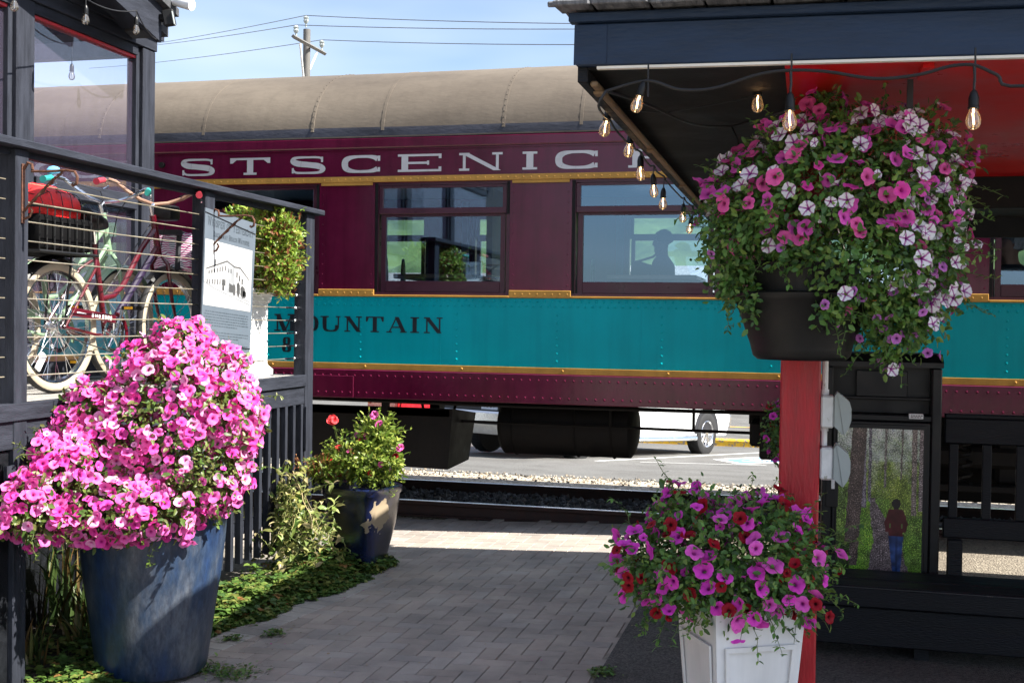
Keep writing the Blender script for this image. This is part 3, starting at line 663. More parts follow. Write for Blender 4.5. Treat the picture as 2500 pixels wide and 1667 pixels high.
    for xx in (a.x+.12, (a.x+c.x)/2+.1, c.x-.16): b.tube([(xx, 10+math.cos(k*.2618)*(r+.004), zc+math.sin(k*.2618)*(r+.004)) for k in range(24)], .008, 4, closed=True)
    b.build('air_tank', UNDER, car)
    b = MB(); z1 = P(1300, 980, Y=9.7).z
    b.tube([(-3.3, 9.72, .80), (.2, 9.72, .785)], .014, 6); b.tube([(-3.2, 9.66, 1.0), (.2, 9.66, .985)], .018, 6); b.tube([(-3.4, 9.9, .96), (.2, 9.9, .93)], .015, 6)
    for xx in (-1.6, -.9): b.tube([(xx, 9.72, .78), (xx, 9.72, 1.05)], .014, 6)
    for k, xx in enumerate((-3.22, -.45)): b.bx(xx, xx+.09, 9.75, 9.9, .86, 1.05)
    b.build('brake_rod', UNDER, car)
    b = MB(); p = P(1722, 955, Y=9.5); b.bx(p.x, p.x+.55, 9.5, 9.95, .70, .90, .02); b.bx(p.x+.08, p.x+.3, 9.46, 9.5, .6, .98, .02); b.bx(p.x+.16, p.x+.2, 9.55, 9.6, .64, .7); b.build('brake_box', UNDER, car)
    for (y0, z0, r, c0, c1) in ((9.35, .985, .016, -4.6, 1.0), (9.62, .99, .03, -4.6, -2.75), (11.3, 1.0, .018, -5, 1)):
        b = MB(); b.tube([(c0, y0, z0), (c0*.6+c1*.4, y0, z0-.012), (c1, y0, z0)], r, 7); b.build('pipe', UNDER, car)
    for (xx, yy) in ((-.30, 9.4), (-3.2, 9.45)):
        b = MB(); b.tube([(xx, yy, 1.02), (xx+.03, yy, .86), (xx+.14, yy+.05, .79), (xx+.22, yy+.2, .84), (xx+.24, yy+.3, 1.02)], .013, 7); b.build('air_hose', UNDER, car)
    for cx in (1.75, -12.2):
        b = MB(); b.bx(cx-1.55, cx+1.55, 9.66, 9.76, .58, .74, .03); b.bx(cx-1.55, cx+1.55, 11.46, 11.56, .58, .74); b.bx(cx-.3, cx+.3, 9.7, 11.5, .45, .85, .03); b.bx(cx-1.0, cx+1.0, 10.35, 10.5, .22, .98); b.bx(cx-1.9, cx-1.45, 10.3, 10.4, .35, .98)
        for xx in (cx-.55, cx+.35): b.tube([(xx+.06*math.cos(k*.9), 9.62+.06*math.sin(k*.9), .46+k*.012) for k in range(36)], .016, 5)
        b.bx(cx-.75, cx+.75, 9.58, 9.70, .40, .46, .01)
        for xx in (cx-1.22, cx+1.22): b.bx(xx-.13, xx+.13, 9.6, 9.74, .4, .62, .03)
        tr = b.build('bogie', UNDER, car)
        for xx in (cx-1.22, cx+1.22):
            b = MB()
            for yy, sg in ((9.87, 1), (11.37, -1)):
                b.lathe([(0, -.05), (.1, -.05), (.13, -.02), (.36, -.02), (.38, -.06), (.425, -.06), (.43, .03), (.455, .035), (.455, .06), (0, .06)], Matrix(((1, 0, 0, xx), (0, 0, sg, yy), (0, 1, 0, .485 if sg > 0 else .45), (0, 0, 0, 1))), 36)
            b.tube([(xx, 9.85, .485), (xx, 11.4, .46)], .08, 10); b.build('wheelset', UNDER, tr)
carriage()
# ------------------------------------------------------------------ inside the carriage: tables, chairs, people
CHAIRW = pm('chair_wood', (.10, .055, .03), .3, var=.2, vs=8, stretch=(1, 1, .2), coat=.3); TABLEW = pm('table_top_wood', (.20, .12, .07), .3, var=.2, vs=6, stretch=(.3, 3, 3), coat=.4)
def chair_proto():
    t = thing('windsor_chair', 'x', 'chair', (0, 0, 0))
    b = MB(); b.lathe([(0, .43), (.19, .43), (.21, .45), (.2, .47), (0, .46)], None, 20); b.build('seat', CHAIRW, t, local=True)
    b = MB(); arcp = [(-.2, .19*math.cos(math.pi*k/14), .47+.5*math.sin(math.pi*k/14)) for k in range(15)]; b.tube(arcp, .014, 6)
    for k in range(1, 6): y = .19*math.cos(math.pi*k/6)*.9; b.tube([(-.17, y*.8, .46), (-.2, y, .47+.5*math.sin(math.acos(max(-1, min(1, y/.19)))))], .008, 5)
    b.build('backrest', CHAIRW, t, local=True)
    for sx in (-1, 1):
        for sy in (-1, 1):
            b = MB(); b.tube([(sx*.14, sy*.13, .44), (sx*.2, sy*.19, 0)], [.018, .012], 7); b.build('leg', CHAIRW, t, local=True)
    return t
def copy_tree(o, parent=None):
    c = o.copy(); SC.collection.objects.link(c)
    if parent is not None: c.parent = parent
    for ch in list(o.children): copy_tree(ch, c)
    return c
ch0 = chair_proto()
chs = [(-3.70, 10.45, 1.302, 0, 'bow-backed wooden chair at the left of the table in the first clear train window'), (-3.72, 11.0, 1.302, 0, 'second bow-backed wooden chair behind the left one in the first clear train window'),
       (-2.74, 10.4, 1.302, math.pi, 'bow-backed wooden chair at the right edge of the first clear train window'), (-1.80, 10.45, 1.302, 0, 'bow-backed chair at the left of the table in the window with the seated person'),
       (-1.80, 11.0, 1.302, 0, 'bow-backed chair just right of the left one in the window with the seated person'), (-.80, 10.4, 1.302, math.pi, 'bow-backed chair at the right end of the window with the seated person')]
for i, (x, y, z, r, lab) in enumerate(chs):
    c = ch0 if i == 0 else copy_tree(ch0); c.location = (x, y, z); c.rotation_euler = (0, 0, r+.25); c['label'] = lab; c['group'] = 'wooden chairs inside the carriage'
def table(x0, x1, lab):
    t = thing('dining_table', lab, 'table', ((x0+x1)/2, 10.3, 1.3), group='tables inside the carriage')
    b = MB(); b.bx(x0, x1, 9.75, 10.75, 2.045, 2.085, .006); b.build('tabletop', TABLEW, t)
    b = MB(); xm = (x0+x1)/2; b.tube([(xm, 10.3, 1.32), (xm, 10.3, 2.045)], .04, 10); b.lathe([(0, 1.302), (.25, 1.302), (.22, 1.33), (.05, 1.36)], Matrix.Translation((xm, 10.3, 0)), 14); b.build('pedestal', INTD, t)
table(-3.58, -2.84, 'wooden table top seen through the first clear train window')
table(-1.66, -.9, 'wooden table top in the window with the seated person')
def seated(name, lab, loc, rz, shirt, skin, hairc, scale=1, hairlen=0):
    t = thing(name, lab, 'person', loc, rz)
    me = bpy.data.meshes.new('body'); bm = bmesh.new(); sk = bm.verts.layers.skin.verify(); V = {}
    J = dict(pel=((0, 0, .50), .135), w=((-.01, 0, .66), .125), c=((0, 0, .86), .145), sh=((0, 0, .96), .125), n=((.015, 0, 1.035), .064), h0=((.03, 0, 1.095), .07), h1=((.03, 0, 1.175), .10), h2=((.02, 0, 1.245), .088),
             nose=((.128, 0, 1.165), .014), chin=((.092, 0, 1.075), .032))
    for s in (-1, 1):
        J.update({f's{s}': ((0, s*.17, .955), .062), f'e{s}': ((.08, s*.23, .72), .046), f'wr{s}': ((.30, s*.12, .66), .032), f'ha{s}': ((.38, s*.1, .66), .036),
                  f'hp{s}': ((.03, s*.09, .5), .1), f'k{s}': ((.44, s*.12, .52), .068), f'an{s}': ((.42, s*.12, .09), .045), f't{s}': ((.56, s*.13, .04), .04)})
    for k, (p, r) in J.items():
        v = bm.verts.new(p); v[sk].radius = (r, r); V[k] = v
    E_ = ['pel-w', 'w-c', 'c-sh', 'sh-n', 'n-h0', 'h0-h1', 'h1-h2', 'h1-nose', 'h0-chin']
    for s in ('-1', '1'): E_ += [f'sh-s{s}'.replace('sh-s', 'sh-s'), f's{s}:e{s}', f'e{s}:wr{s}', f'wr{s}:ha{s}', f'pel:hp{s}', f'hp{s}:k{s}', f'k{s}:an{s}', f'an{s}:t{s}']
    for e in E_:
        if ':' in e: a, c = e.split(':')
        elif e.startswith('sh-s'): a, c = 'sh', e[3:]
        else: a, c = e.split('-')
        bm.edges.new((V[a], V[c]))
    V['pel'][sk].use_root = True
    bm.to_mesh(me); bm.free()
    m, nt_, b_ = nodes(name+'_cloth_and_skin'); L = nt_.links.new
    tc = N(nt_, 'ShaderNodeTexCoord'); sp = N(nt_, 'ShaderNodeSeparateXYZ'); L(tc.outputs['Object'], sp.inputs[0])
    gt = N(nt_, 'ShaderNodeMath', operation='GREATER_THAN'); gt.inputs[1].default_value = 1.035; L(sp.outputs['Z'], gt.inputs[0])
    mx = N(nt_, 'ShaderNodeMixRGB'); mx.inputs[1].default_value = (*shirt, 1); mx.inputs[2].default_value = (*skin, 1); L(gt.outputs[0], mx.inputs[0]); L(mx.outputs[0], b_.inputs['Base Color']); b_.inputs['Roughness'].default_value = .7
    o = link('body', me, m, t, local=True); s1 = o.modifiers.new('skin', 'SKIN'); s1.use_smooth_shade = True; s2 = o.modifiers.new('sub', 'SUBSURF'); s2.levels = 2; s2.render_levels = 2
    b = MB(); rn = random.Random(4)
    b.ball((.002, 0, 1.215), .113, 16, 12, (1.0, .92, .98))
    for v in b.bm.verts:
        v.co += Vector((rn.uniform(-1, 1), rn.uniform(-1, 1), rn.uniform(-1, 1)))*.007
        if v.co.x > .05 and v.co.z < 1.25: v.co.x = .05+(v.co.x-.05)*.1
        if v.co.z < 1.17 - hairlen: k_ = .70; v.co.z = 1.17 - hairlen - .25*(1.17-hairlen-v.co.z); v.co.x = min(v.co.x, -.01)*k_; v.co.y *= k_
    b.build('hair', pm(name+'_hair', hairc, .8, var=.3, vs=30, bump=.6), t, local=True)
    for s in (-1, 1):
        b = MB(); b.ball((.03, s*.083, 1.19), .022, 8, 6, (1, .5, 1.3)); b.build('ear', pm('skin_tone', skin, .6), t, local=True)
    t.scale = (scale,)*3
    return t
pz = P(1525, 540, Y=11.2)
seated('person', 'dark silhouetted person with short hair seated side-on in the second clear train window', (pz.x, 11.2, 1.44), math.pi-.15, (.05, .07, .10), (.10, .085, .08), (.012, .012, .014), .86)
bb = MB(); q = P(1475, 622, Y=11.05); bb.box(q, (.20, .12, .16), Matrix.Rotation(.3, 3, 'Y'), .03, 2)
bag = thing('shoulder_bag', 'dark shoulder bag on a slanting strap held in front of the silhouetted person', 'bag', q)
bb.build('bag_body', INTD, bag); b = MB(); b.tube([q+Vector((-.07, 0, .08)), P(1500, 590, Y=11.02), P(1520, 572, Y=11.02)], .012, 6); b.build('strap', INTD, bag)
pw = P(2318, 545, Y=9.75)
seated('person', 'grey-haired person sitting by the right-hand train window', (pw.x+.02, 9.78, 1.14), math.pi+.5, (.02, .02, .025), (.42, .22, .14), (.42, .40, .37), 1.0, .03)
# ------------------------------------------------------------------ left: raised deck, railing, glazed shelter
RX, DZ = -3.46, 1.27
deck = thing('raised_deck', 'raised timber deck with a slatted dark skirt carrying the bicycles', 'deck', (-5.5, 5.2, 0))
b = MB(); y = 2.4; rn = random.Random(2)
while y < 7.74:
    b.bx(-8.5, RX-.045, y+.004, min(y+.136, 7.76), DZ-.035, DZ+rn.uniform(-.002, .002), .004); y += .14
b.build('deck_boards', DECKW, deck)
b = MB(); b.bx(RX-.04, RX+.012, 2.4, 7.64, DZ-.075, DZ+.006, .004); b.bx(-8.5, RX-.05, 7.70, 7.74, DZ-.16, DZ-.04); b.bx(RX-.045, RX-.005, 2.4, 7.64, DZ-.2, DZ-.078); b.build('rim_board', WOOD, deck)
y = 5.80
while y < 7.6:
    b = MB(); b.bx(RX-.045, RX-.003, y, y+.036, .10+rn.uniform(-.02, .02), DZ-.203, .003); b.build('skirt_slat', WOODV, deck); y += .128
b = MB()
for z in (.28, 1.0): b.bx(RX-.085, RX-.047, 5.78, 7.64, z, z+.085)
b.build('skirt_rail', WOOD, deck)
b = MB(); b.bx(-4.6, -4.55, 2.4, 7.7, -.1, DZ-.04); 
for yy in (4.55, 6.28, 7.6): b.bx(-4.5, -4.36, yy-.06, yy+.06, -.1, DZ-.04)
b.bx(-4.1, -4.05, 4.3, 7.0, -.1, DZ-.21); b.bx(RX-.08, RX-.02, 2.4, 4.5, -.1, DZ-.21); b.build('under_wall', BLACKW, deck, smooth=0)
rail_t = thing('deck_railing', 'dark painted deck railing with thin horizontal wire cables', 'railing', (RX, 5.5, DZ))
for (y0, y1, zb) in ((2.75, 2.84, 0), (4.51, 4.60, -.1), (6.21, 6.32, .9), (7.64, 7.775, -.08)):
    b = MB(); b.bx(RX-.09, RX+.002, y0, y1, zb, 2.425, .004); b.build('post', WOODV, rail_t)
b = MB(); b.bx(RX-.115, RX+.04, 2.4, 7.87, 2.426, 2.464, .005); b.bx(RX-.07, RX-.03, 2.4, 7.64, 2.395, 2.4255); b.build('top_rail', WOOD, rail_t)
b = MB(); b.bx(RX+.004, RX+.02, 7.62, 7.66, .75, 1.05); b.build('cleat', WOODV, rail_t)
b = MB(); b.bx(RX+.0025, RX+.02, 4.44, 4.5, .9, 1.0); b.build('cleat', WOODV, rail_t)
ND = 11
for k in range(ND):
    z = 1.395+.089*k; b = MB()
    b.tube([(RX-.045, 2.4, z), (RX-.045, 4.5, z)], .0028, 5); b.tube([(RX-.045, 4.6, z), (RX-.045, 5.4, z-.004), (RX-.045, 6.21, z)], .0032, 5); b.tube([(RX-.045, 6.32, z), (RX-.045, 7.64, z)], .0028, 5)
    c = b.build('cable', STEEL, rail_t)
    b = MB(); yy = 7.40+rn.uniform(-.02, .02); b.tube([(RX-.045, yy, z), (RX-.045, yy+.03, z), (RX-.045, yy+.035, z), (RX-.045, yy+.15, z), (RX-.045, yy+.155, z), (RX-.045, 7.64, z)], [.004, .009, .006, .006, .010, .008], 7); b.build('turnbuckle', CHROME, c)
def hook(y, zt, s, lab):
    t = thing('plant_hook', lab, 'hook', (RX, y, zt), group='rusty iron plant hooks')
    b = MB(); b.box((RX+.006, y, zt-.12*s), (.006, .022, .27*s), None, .002); b.build('back_plate', RUSTI, t)
    b = MB(); q = lambda dx, dz: (RX+.01+dx*s, y, zt+dz*s)
    b.tube([q(.0, -.01), q(.02, .02), q(.04, .012), q(.045, -.012), q(.04, -.02), q(.12, -.022), q(.22, -.018), q(.262, -.025), q(.276, -.05), q(.272, -.08), q(.255, -.088), q(.248, -.08)], .0065, 6)
    b.build('arm', RUSTI, t)
    b = MB(); pts = [q(.002, -.20), q(.05, -.15), q(.10, -.105), q(.15, -.06), q(.2, -.028)]
    b.tube(pts, .006, 5); b.tube([Vector(p)+Vector((.003*math.cos(i*2), .007*math.sin(i*2), .003)) for i, p in enumerate([Vector(pts[0]).lerp(Vector(pts[-1]), k/14) for k in range(15)])], .0045, 5)
    b.tube([q(.002, -.235), q(.03, -.225), q(.045, -.2), q(.035, -.185)], .006, 6); b.build('brace', RUSTI, t)
hook(4.555, 2.345, 1.0, 'rusty wrought iron plant hook on the nearest railing post'); hook(6.27, 2.30, 1.0, 'rusty wrought iron plant hook on the middle railing post beside the sign')
# glazed wind shelter on the deck
EX = -4.4
enc = thing('glazed_shelter', 'dark timber wind shelter with large clear panes on the deck', 'shelter', (EX-1.5, 6, DZ))
for (y0, y1) in ((4.1, 4.25), (5.74, 5.90), (7.04, 7.19)):
    b = MB(); b.bx(EX-.12, EX, y0, y1, DZ+.003, 3.50, .005); b.bx(EX-.10, EX-.03, y0-.04, y0-.001, DZ+.003, 3.49); b.bx(EX-.10, EX-.03, y1+.001, y1+.035, DZ+.003, 3.49) if y1 < 7 else None
    b.build('post', WOODV, enc)
b = MB()
for (y0, y1) in ((2.4, 4.06), (4.29, 5.70), (5.94, 7.0)):
    b.bx(EX-.11, EX-.01, y0, y1, 2.395, 2.495, .005); b.bx(EX-.11, EX-.01, y0, y1, DZ+.02, DZ+.12)
b.bx(-9, EX-.13, 7.06, 7.17, 2.395, 2.495, .005); b.build('sill', WOOD, enc)
b = MB(); b.bx(-7.2, -7.1, 2.4, 6.4, DZ, 4.2); b.bx(-7.1, -5.2, 3.6, 3.7, DZ, 4.2); b.build('back_wall', BLACKW, enc, smooth=0)
b = MB(); b.bx(EX-.13, EX+.008, 2.4, 7.2, 3.503, 3.585, .004); b.bx(EX-.1, EX+.03, 2.4, 7.25, 3.587, 3.63); b.bx(EX-.1, EX-.015, 2.4, 7.0, 3.44, 3.50); b.build('header', WOOD, enc)
b = MB(); b.bx(-9, EX-.135, 7.08, 7.16, 3.46, 3.9); b.bx(-9, EX-.14, 7.075, 7.165, 3.9, 4.3); b.build('end_header', pm('grey_header', (.20, .19, .22), .7), enc, smooth=0)
b = MB(); b.bx(EX-.098, EX-.035, 4.29, 5.70, 3.42, 3.438); b.bx(EX-.098, EX-.035, 5.94, 7.0, 3.42, 3.438); b.build('red_bead', REDP, enc, smooth=0)
for (y0, y1) in ((2.4, 4.06), (4.29, 5.70), (5.94, 7.0)):
    for (z0, z1) in ((2.495, 3.44), (DZ+.12, 2.395)):
        b = MB(); b.quad((EX-.06, y0-.01, z0), (EX-.06, y1+.01, z0), (EX-.06, y1+.01, z1), (EX-.06, y0-.01, z1)); b.build('pane', EGLASS, enc, smooth=0)
# raked roof edge
sl_ = -.27
def rk(y, d=0): return 3.463+(6.79-y)*.266+d
b = MB(); mm = lambda x: Matrix(((0, 0, 1, x), (1, 0, 0, 0), (0, 1, 0, 0), (0, 0, 0, 1)))
b.prism([(6.79, rk(6.79)), (6.80, rk(6.79)+.23), (2, rk(2)+.23), (2, rk(2))], mm(-4.15), .034); b.build('rake_board', WOOD, enc, smooth=0)
b = MB(); b.prism([(6.77, rk(6.77)+.09), (6.77, rk(6.77)+.17), (2, rk(2)+.17), (2, rk(2)+.09)], mm(-9), 4.845); b.build('soffit', WOOD, enc, smooth=0)
b = MB(); b.prism([(6.93, rk(6.93)+.235), (6.93, rk(6.93)+.285), (2, rk(2)+.285), (2, rk(2)+.235)], mm(-9), 4.93); b.prism([(6.90, rk(6.9)+.09), (6.90, rk(6.9)+.233), (6.80, rk(6.8)+.233), (6.80, rk(6.8)+.09)], mm(-9), 4.87); b.build('roof', pm('roof_felt', (.045, .047, .052), .8, var=.4, vs=12, bump=.8), enc, smooth=0)
# security camera and floodlight on the eave
cpt = P(402, 3, X=-4.06)
t = thing('security_camera', 'white round security camera under the roof corner of the deck shelter', 'security camera', cpt)
b = MB(); d = Vector((.85, -.1, -.25)).normalized(); b.cyl(cpt+Vector((-.12, .0, .03)), cpt+Vector((-.02, 0, .025)), .018, n=10); b.lathe([(0, 0), (.05, 0), (.05, .015), (0, .018)], Matrix.Translation(cpt+Vector((-.13, 0, .03))) @ Matrix.Rotation(math.pi/2, 4, 'Y'), 16); b.build('bracket', WHITE, t)
b = MB(); b.tube([cpt-d*.03, cpt, cpt+d*.12, cpt+d*.14], [.022, .033, .036, .036], 18); b.build('housing', WHITE, t)
fpt = P(388, 42, X=-4.06)
t = thing('floodlight', 'small square floodlight hung on the roof corner below the white camera', 'floodlight', fpt)
b = MB(); b.box(fpt, (.075, .05, .105), Matrix.Rotation(.35, 3, 'Z') @ Matrix.Rotation(-.2, 3, 'Y'), .008); b.box(fpt+Vector((-.07, 0, 0)), (.08, .05, .04), None, .006); b.build('housing', BLACKP, t)
b = MB(); b.box(fpt+Vector((.037, -.006, -.006)), (.008, .042, .085), Matrix.Rotation(.35, 3, 'Z') @ Matrix.Rotation(-.2, 3, 'Y'), .002); b.build('lens', GREYP, t)
# ------------------------------------------------------------------ string lights
def bulb(parent, top, tilt=(0, 0), s=1.0, lit=True):
    m = Matrix.Translation(top) @ Matrix.Rotation(tilt[0], 4, 'X') @ Matrix.Rotation(tilt[1], 4, 'Y') @ Matrix.Diagonal((s, s, s, 1))
    b = MB(); b.lathe([(0, .004), (.006, 0), (.010, -.006), (.0135, -.018), (.0145, -.022), (.0145, -.045), (.016, -.047), (.016, -.052), (0, -.052)], m, 14); so_ = b.build('socket', BLACKP, parent)
    b = MB(); b.lathe([(.011, -.050), (.0125, -.058), (.018, -.070), (.0215, -.084), (.0205, -.096), (.015, -.106), (.007, -.111), (0, -.112)], m, 16); b.build('bulb', BULBG, so_)
    b = MB(); b.tube([m @ Vector((0, 0, -.05)), m @ Vector((0, 0, -.062))], .003, 6)
    b.tube([m @ Vector((-.002, 0, -.064)), m @ Vector((.002, 0, -.096))], .0024*(1 if lit else .7), 6); b.build('filament', FILA if lit else CHROME, so_)
def sag(a, c, d, n=9): return [Vector(a).lerp(Vector(c), k/n)-Vector((0, 0, d*4*(k/n)*(1-k/n))) for k in range(n+1)]
CORD = pm('black_cord', (.010, .010, .011), .5)
ss = thing('string_lights', 'unlit clear string lights hung under the roof edge of the deck shelter', 'string lights', (-4.05, 6, 3.5))
tops = [P(x, y, X=-4.05) for x, y in ((33, -22), (197, 12), (313, 38))]
b = MB(); pts = []
an = [Vector((-4.05, 4.6, 3.6))] + [p+Vector((0, 0, .035)) for p in tops] + [Vector((-4.12, 6.74, 3.47))]
for a, c in zip(an, an[1:]): pts += sag(a, c, .03)[:-1]
b.tube(pts+[an[-1]], .004, 6)
for p in tops: b.tube([p, p+Vector((0, 0, .04))], .003, 5)
b.build('cord', CORD, ss)
for p in tops: bulb(ss, p, (.05, .04), 1.0, False)
ss = thing('string_light', 'single clear bulb hanging inside the glazed shelter', 'string lights', (-4.9, 6.9, 3.5))
p = P(165, 147, X=-4.9); bulb(ss, p, (0, 0), 1.0, False); b = MB(); b.tube([p, p+Vector((0, 0, .25))], .003, 5); b.build('cord', CORD, ss)
# ------------------------------------------------------------------ bicycles (local x forward, right side is -y)
WALL = pm('cream_whitewall', (.40, .345, .25), .6, var=.1)
def bicycle(name, lab, loc, rz, col, grip, bar_col, extra):
    t = thing(name, lab, 'bicycle', loc, rz, None)
    PAINT = pm(name+'_paint', col, .25, var=.1, vs=4, coat=.5); GR = pm(name+'_grip', grip, .5)
    R, WB = .345, 1.12; ax = [Vector((0, 0, R)), Vector((WB, 0, R))]
    BBk = Vector((.45, 0, .30)); ST = Vector((.34, 0, .80)); HT = Vector((.93, 0, .98)); HB = Vector((.985, 0, .80))
    for k, a in enumerate(ax):
        b = MB(); n = 48
        def ring(rad, rr, m_=10, sc=1.0):
            pts = [a+Vector((math.cos(2*math.pi*i/n)*rad, 0, math.sin(2*math.pi*i/n)*rad)) for i in range(n)]; b.tube(pts, rr, m_, closed=True)
        ring(R-.024, .024, 12); tyre_name = 'wheel'
        w_ = b.build(tyre_name, RUBBER, t, local=True)
        b = MB()
        for sg in (-1, 1):
            prof = [(R-.050, .012), (R-.047, .021), (R-.030, .0262), (R-.016, .0242), (R-.012, .0215)]
            b.lathe(prof, Matrix.Translation(a) @ Matrix.Rotation(sg*math.pi/2, 4, 'X'), 48)
        b.build('whitewall', WALL, w_, local=True)
        b = MB(); b.lathe([(R-.052, -.014), (R-.066, -.011), (R-.066, .011), (R-.052, .014), (R-.046, .008), (R-.046, -.008), (R-.052, -.014)], Matrix.Translation(a) @ Matrix.Rotation(math.pi/2, 4, 'X'), 48)
        b.build('rim', CHROME, w_, local=True)
        b = MB()
        for i in range(32):
            an = 2*math.pi*i/32; sg = 1 if i % 2 else -1; an2 = an+(.5 if (i//2) % 2 else -.5)
            b.tube([a+Vector((math.cos(an2)*.022, sg*.028, math.sin(an2)*.022)), a+Vector((math.cos(an)*(R-.06), sg*.004, math.sin(an)*(R-.06)))], .0013, 4, caps=False)
        b.cyl(a+Vector((0, -.05, 0)), a+Vector((0, .05, 0)), .016, n=10); b.lathe([(.03, -.03), (.032, -.026), (.02, -.02), (.02, .02), (.032, .026), (.03, .03)], Matrix.Translation(a) @ Matrix.Rotation(math.pi/2, 4, 'X'), 14)
        b.build('spokes', CHROME, w_, local=True)
        b = MB(); an = -2.2 if k == 0 else -1.2; q = a+Vector((math.cos(an)*.22, -.012, math.sin(an)*.22)); b.box(q, (.10, .012, .042), Matrix.Rotation(-an, 3, 'Y'), .012, 2); b.build('reflector', WHITE, w_, local=True)
        # mudguard
        b = MB(); a0, a1 = ((1.15, 3.5) if k == 0 else (.55, 2.3)); pr = None
        for i in range(19):
            an = a0+(a1-a0)*i/18; row = []
            for s_, o in ((-.034, -.008), (-.02, .008), (0, .012), (.02, .008), (.034, -.008)):
                rr = R+.018+o; row.append(b.v(a+Vector((math.cos(an)*rr, s_, math.sin(an)*rr))))
            if pr:
                for j in range(4): b.f((pr[j], pr[j+1], row[j+1], row[j]))
            pr = row
        b.build('mudguard', BLACKP if extra else PAINT, t, local=True)
    b = MB()
    b.tube([BBk, ST], .016, 10); b.tube([HT+Vector((-.008, 0, .03)), HB+Vector((.008, 0, -.025))], .021, 10)
    low = BBk.lerp(ST, .40)
    b.tube([HB.lerp(HT, .72), Vector((.80, 0, .80)), Vector((.62, 0, .585)), Vector((.52, 0, .52)), low+Vector((0, 0, -.0))], .0165, 10)
    b.tube([HB.lerp(HT, .15), BBk+Vector((.01, 0, .01))], .0185, 10)
    for s_ in (-1, 1):
        b.tube([ST+Vector((0, s_*.012, -.09)), Vector((.28, s_*.05, .66)), ax[0]+Vector((0, s_*.062, 0))], .008, 8)
        b.tube([BBk+Vector((0, s_*.02, 0)), Vector((.3, s_*.055, .30)), ax[0]+Vector((0, s_*.062, 0))], .009, 8)
        b.tube([HB+Vector((.012, s_*.02, -.03)), HB+Vector((.02, s_*.055, -.08)), Vector((1.055, s_*.056, .50)), ax[1]+Vector((0, s_*.056, 0))], [.013, .013, .011, .008], 8)
    b.build('frame', PAINT, t, local=True)
    b = MB(); d = BBk-HB; u = d.normalized(); 
    if extra: H2 = HB.lerp(HT, .15); d2 = BBk+Vector((.01, 0, .01))-H2; b.tube([H2+d2*.12, H2+d2*.85], .0205, 10); b.build('decal_band', pm('dark_decal', (.02, .012, .035), .3), t, local=True)
    else: b.bm.free()
    # drivetrain, right side
    b = MB(); c = BBk+Vector((0, -.05, 0)); mR = Matrix.Translation(c) @ Matrix.Rotation(math.pi/2, 4, 'X')
    b.lathe([(.075, -.002), (.092, -.002), (.092, .002), (.075, .002), (.075, -.002)], mR, 36)
    for i in range(36):
        an = 2*math.pi*i/36; b.box(c+Vector((math.cos(an)*.094, 0, math.sin(an)*.094)), (.007, .003, .005), Matrix.Rotation(-an, 3, 'Y'))
    for i in range(5):
        an = 2*math.pi*i/5+.3; b.tube([c, c+Vector((math.cos(an)*.08, 0, math.sin(an)*.08))], .006, 6)
    s2 = MB(); s2.lathe([(.0, -.003), (.038, -.003), (.038, .003), (0, .003)], Matrix.Translation((0, -.045, R)) @ Matrix.Rotation(math.pi/2, 4, 'X'), 20); s2.build('sprocket', CHROME, t, local=True)
    s2 = MB(); s2.tube([(0, -.047, R-.042), (.45, -.052, .30-.098)], .004, 5); s2.tube([(0, -.047, R+.042), (.45, -.052, .30+.098)], .004, 5); s2.tube([(.45+.098*math.sin(q*.3927), -.052, .30+.098*math.cos(q*.3927)) for q in range(9)], .004, 5); s2.build('chain', RUBBER, t, local=True)
    b.cyl(BBk+Vector((0, -.07, 0)), BBk+Vector((0, .07, 0)), .014, n=8); cr = b.build('crankset', CHROME, t, local=True)
    can = 1.25
    for sg in (-1, 1):
        e = BBk+Vector((math.cos(can)*.16*sg*-1, sg*.075, math.sin(can)*.16*sg*-1)); b = MB(); b.tube([BBk+Vector((0, sg*.07, 0)), e], [.013, .009], 8); b.build('crank_arm', CHROME, cr, local=True)
        b = MB(); pc = e+Vector((0, sg*.06, 0)); b.box(pc+Vector((.032, 0, 0)), (.012, .085, .022)); b.box(pc-Vector((.032, 0, 0)), (.012, .085, .022)); b.box(pc, (.06, .014, .014)); pd = b.build('pedal', BLACKP, t, local=True)
        AMB = pm('amber_reflector', (.85, .42, .02), .3)
        for dx in (-.039, .039): b = MB(); b.box(pc+Vector((dx, 0, 0)), (.003, .05, .014)); b.build('reflector', AMB, pd, local=True)
    b = MB(); y0 = -.062                                                       # chain guard along the upper chain run
    b.box(((BBk.x)/2+.03, y0, (BBk.z+R)/2+.085), (.40, .006, .045), Matrix.Rotation(math.atan2(.045, .45), 3, 'Y'), .002)
    pr = None
    for i in range(13):
        an = 1.5-1.9*i/12; r1, r2 = .105, .128; row = [b.v(BBk+Vector((math.cos(an)*r1, y0, math.sin(an)*r1))), b.v(BBk+Vector((math.cos(an)*r2, y0, math.sin(an)*r2))), b.v(BBk+Vector((math.cos(an)*r2, y0+.006, math.sin(an)*r2))), b.v(BBk+Vector((math.cos(an)*r1, y0+.006, math.sin(an)*r1)))]
        if pr:
            for j in range(4): b.f((pr[j], pr[(j+1) % 4], row[(j+1) % 4], row[j]))
        pr = row
    cg = b.build('chain_guard', PAINT, t, local=True)
    b = MB(); rotg = Matrix.Rotation(math.atan2(.045, .45), 3, 'Y'); gc = Vector((BBk.x/2+.03, y0-.0035, (BBk.z+R)/2+.085))
